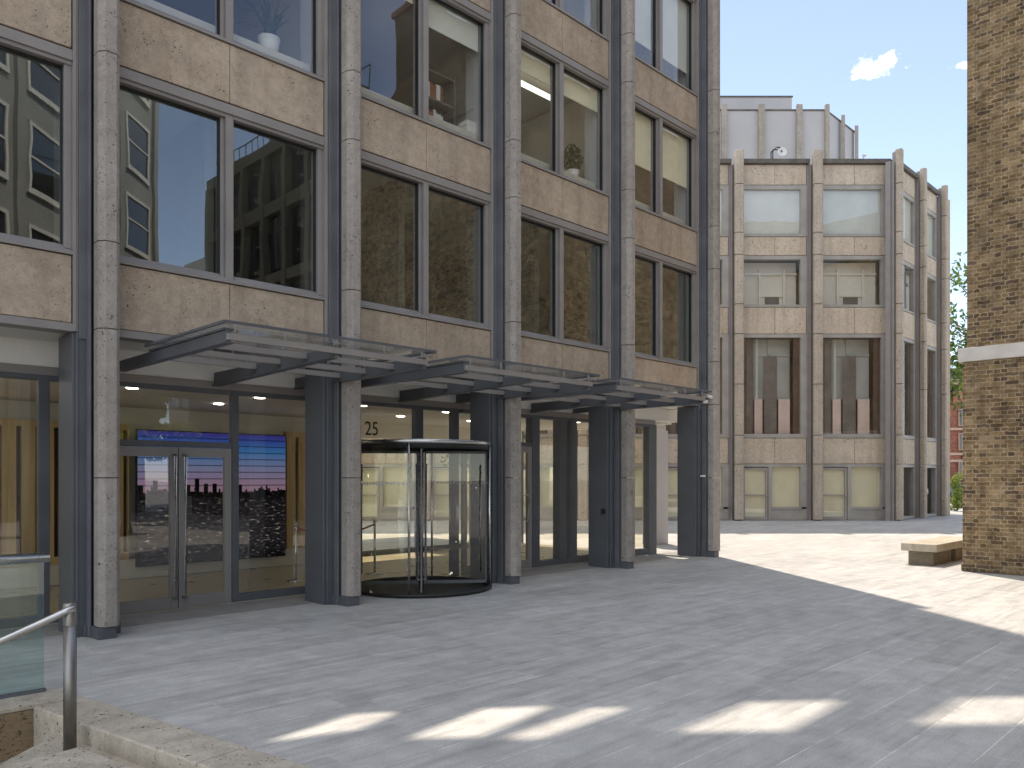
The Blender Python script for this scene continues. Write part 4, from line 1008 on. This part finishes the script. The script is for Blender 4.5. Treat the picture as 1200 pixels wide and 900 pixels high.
for z in (1.2, 5.0, 8.8, 12.6, 16.4, 20.2):
    for k in range(4):
        x0, x1 = .7+3.6*k, 3.1+3.6*k
        b = MB(); b.box(x0,x1,-.10,-.002,z-.2,z); b.box(x0,x0+.14,-.09,-.002,z,z+2.5); b.box(x1-.14,x1,-.09,-.002,z,z+2.5); b.box(x0+.14,x1-.14,-.09,-.002,z+2.36,z+2.5); b.box(x0+.14,x1-.14,-.08,-.002,z+1.2,z+1.28)
        fw_ = b.build('window', M['offw'], cm)
        g = MB(); g.poly([(x0+.14,-.03,z),(x1-.14,-.03,z),(x1-.14,-.03,z+2.36),(x0+.14,-.03,z+2.36)]); g.build('pane', M['pane_dark'], fw_)

# ------------------------------------------------------------------ behind: red brick house, tree, shrub, car
RYd = 78.0; kx = RYd/F
rx = lambda px: (px-600)*kx; rz = lambda py: H+(560-py)*kx
rb = empty('red_brick_house', (rx(1128),RYd,0)); tag(rb, 'tall red brick house with stone bands far behind between block and brick wall', 'house')
TR = Matrix.Translation((-rx(1128),-RYd,0))
b = MB(TR); b.box(rx(1060), rx(1240), RYd, RYd+10, 0, rz(500)); b.build('wall', M['redbrick'], rb)
b = MB(TR); b.box(rx(1060), rx(1122), RYd-.6, RYd-.01, 0, rz(466)); b.build('bay', M['redbrick'], rb)
b = MB(TR)
b.prism_s([(RYd+.2,rz(499)),(RYd+3.2,rz(448)),(RYd+9,rz(448)),(RYd+10,rz(499))], rx(1060), rx(1240)); b.build('roof', M['slate'], rb)
b = MB(TR)
for py in (503, 532, 540, 566): b.box(rx(1060), rx(1240), RYd-.75, RYd-.02, rz(py+1.6), rz(py-1.2))
b.box(rx(1114), rx(1240), RYd+1.0, RYd+3.1, rz(449), rz(443))
b.build('stone_band', M['bandpink'], rb)
b = MB(TR); b.poly([(rx(1121),RYd-.8,rz(500)),(rx(1133),RYd-.8,rz(500)),(rx(1131),RYd-.8,rz(472)),(rx(1127),RYd-.8,rz(457)),(rx(1123),RYd-.8,rz(472))])
b.poly([(rx(1123),RYd-.8,rz(472)),(rx(1127),RYd-.8,rz(457)),(rx(1127),RYd+2,rz(457)),(rx(1123),RYd+2,rz(472))]); b.build('gable', M['redbrick'], rb, fixn=False)
for py0, py1 in ((480,500),(508,528),(541,562),(572,590)):
    for px in (1103, 1118, 1124.3, 1130, 1142):
        b = MB(TR); b.box(rx(px), rx(px+4.2), RYd-.86, RYd-.72, rz(py1), rz(py0)); w = b.build('window', M['bandpink'], rb)
        b = MB(TR); b.box(rx(px+1), rx(px+3.3), RYd-.90, RYd-.865, rz(py1-1), rz(py0+1)); b.build('pane', M['pane_dark'], w)
b = MB(TR); b.box(rx(1060), rx(1240), RYd+4, RYd+9, rz(448), rz(425)); b.build('roof_room', M['slate'], rb)

# tree behind the brick building
def tree(name, base, h, crown, n, size, mat, lab, cat, spread):
    t = empty(name, base); tag(t, lab, cat)
    b = MB(); b.tube([(0,0,0),(.1,.05,h*.25),(-.05,0,h*.55),(.1,0,h*.85)], [.26,.2,.13,.04], 10)
    cl_ = []
    for k in range(spread):
        a = random.uniform(0,6.28); z = h*random.uniform(.42,.95); r = crown*random.uniform(.4,1.0)*(1-.5*abs(z/h-.6))
        p = Vector((math.cos(a)*r, math.sin(a)*r, z)); cl_.append(p)
        b.tube([(0,0,z*.7),(p.x*.5,p.y*.5,z*.9),(p.x,p.y,p.z)], [.08,.05,.015], 6)
    b.build('trunk', M['bark'], t)
    b = MB()
    for p in cl_: leaves(b, p, (crown*.32,crown*.32,h*.075), n//spread, size, hollow=.25)
    b.build('crown', M[mat], t, fixn=False)
tree('small_tree', (8.7,3.3,0), 4.3, 1.7, 9000, .12, 'leafy', 'small leafy tree mirrored gold in the glass above the double doors', 'tree', 22)
tree('courtyard_tree', (-1.0,27.5,0), 5.2, 1.5, 3000, .09, 'leaf', 'small green tree seen through the glass of the revolving door', 'tree', 30)
tr = 42.0
tree('plane_tree', ((1168-600)/F*tr, tr, 0), 13.6, 2.9, 5200, .16, 'leaf', 'leafy green tree rising behind the brick building edge', 'tree', 60)
sp_ = 41.0
sb = empty('leafy_shrub', ((1121.5-600)/F*sp_, sp_, 0)); tag(sb, 'bright yellow green shrub beside the end of the stone block', 'shrub')
b = MB(); 
for q in range(9): leaves(b, (random.uniform(-.2,.2),random.uniform(-.2,.2),.2+q*.2), (.28,.28,.24), 90, .085)
b.build('foliage', M['leafy'], sb, fixn=False)
b = MB(); b.tube([(0,0,0),(.03,0,1.7)], [.03,.01], 6); b.build('stem', M['bark'], sb)
cy_ = 46.0; car = empty('parked_car', ((1140-600)/F*cy_, cy_, 0)); tag(car, 'dark blue car parked far behind beside the brick wall edge', 'car')
b = MB(); b.prism_s([(-.85,.3),(-.88,.75),(-.8,.92),(.8,.92),(.88,.75),(.85,.3)], -2.1, 2.1); b.build('body', M['carpaint'], car, .08, 3)
b = MB(); v0 = [(-1.5,-.75,.93),(1.3,-.75,.93),(1.3,.75,.93),(-1.5,.75,.93)]; v1 = [(-1.0,-.6,1.45),(.75,-.6,1.45),(.75,.6,1.45),(-1.0,.6,1.45)]
vs0 = [b.v(p) for p in v0]; vs1 = [b.v(p) for p in v1]
b._f(vs1)
for k in range(4): b._f([vs0[k],vs0[(k+1)%4],vs1[(k+1)%4],vs1[k]])
b.build('cabin', M['pane_dark'], car)
for sx in (-1.3, 1.3):
    for sy in (-.82, .82):
        b = MB(Matrix.Translation((sx,sy,.32)) @ Matrix.Rotation(math.radians(90),4,'X')); b.lathe([(0,-.1),(.3,-.1),(.32,-.06),(.32,.06),(.3,.1),(0,.1)],0,0,20); b.build('wheel', M['black'], car)

# ------------------------------------------------------------------ steps, balustrade and handrail at the lower left
st = empty('stone_steps', (K0.x,K0.y,-.6)); tag(st, 'pitted pale stone kerb and steps dropping away at the lower left', 'steps')
TS = Matrix.Translation((-K0.x,-K0.y,.6))
V2 = lambda p: (p.x, p.y)
kw = .36
b = MB(TS); b.prism([V2(K0+kd*.0), V2(K0+kd*2.1), V2(K0+kd*2.1+kn*kw), V2(K0+kd*.0+kn*kw)], -.6, .006); b.prism([V2(K0+kd*2.106), V2(Ka), V2(Ka+kn*kw), V2(K0+kd*2.106+kn*kw)], -.6, .006)
b.build('kerb', M['step'], st, .012, 2)
b = MB(TS); pn = Vector((1,-1)).normalized()
Lc = K0+kn*kw
b.prism([V2(K0+kd*-.02+pn*-.02), V2(K0-pn*.36+pd*.15), V2(K0+pd*3.0-pn*.36), V2(K0+pd*3.0+pn*.115), V2(K0+pn*.115+pd*.14)], -1.4, -.012)
b.build('plinth', M['brownstep'], st, .012, 2)
b = MB(TS); b.prism([V2(K0+kd*-.02+pn*-.02), V2(K0-pn*.36+pd*.15), V2(K0+pd*3.0-pn*.36), V2(K0+pd*3.0+pn*.118), V2(K0+pn*.118+pd*.14)], -.011, .03); b.build('plinth_cap', M['step'], st, .01, 2)
b = MB(TS); b.prism([(-3.28,6.1), V2(K0+kd*.3+kn*.1), V2(K0+kd*4+kn*.1), V2(Lc+kd*4+kn*.62), (-3.36,4.6)], -.6, -.135); b.build('landing', M['step'], st, .012, 2)
b = MB(TS); q = Vector((-2.86,5.25)); b.prism([V2(q), V2(q+kd*3), V2(q+kd*3+kn*1.2), V2(q+kn*1.2)], -.6, -.055); b.build('step', M['step'], st, .012, 2)
b = MB(TS); b.prism([(-3.29,6.05), (-3.37,4.6), (-3.9,4.3), (-3.9,5.9)], -.9, -.36); b.build('step', M['step'], st, .012, 2)
b = MB(TS); b.prism([V2(K0+pd*.5), V2(Ka+pd*.5), V2(Ka+pd*9), V2(K0+pd*9)], -1.5, -.95); b.build('lower_landing', M['step'], st)

pr = gp(82, 881, -.145)
hr = empty('stair_handrail', (pr.x,pr.y,-.145)); tag(hr, 'stainless post and sloping tube handrail standing on the stone steps', 'handrail')
b = MB(); b.tube([(0,0,0),(0,0,.86)], .041, 24); b.lathe([(.0415,.862),(.0415,1.01),(.038,1.015),(0,1.015)],0,0,24); b.tube([(.0,-.047,.97),(0,-.036,.97)], .012, 10); b.build('post', M['satin'], hr)
b = MB(); rp = [Vector((.045,-.02,.985)), Vector((.0,-.05,.965)), Vector((-.10,-.13,.91)), Vector((-.30,-.30,.805)), Vector((-1.6,-1.6,.11))]
b.tube(rp, .024, 16); b.build('rail', M['inox'], hr)
b0 = Vector((-3.72,6.30)); bl = empty('glass_balustrade', (b0.x,b0.y,.03)); tag(bl, 'glass balustrade with round steel top rail at the left edge', 'balustrade')
b = MB(); b.prism([(0,0),(-1.6,-1.6),(-1.6+.011,-1.6-.011),(.011,-.011)], .02, 1.04); b.build('glass_panel', M['glassgr'], bl)
b = MB(); b.prism([(.01,.02),(-1.6,-1.59),(-1.6+.02,-1.6-.04),(.03,-.03)], .0, .022); b.build('shoe', M['steeld'], bl)
b = MB(); b.tube([(.03,.02,1.06),(-1.6,-1.6,1.06)], .040, 20); b.build('top_rail', M['inox'], bl)
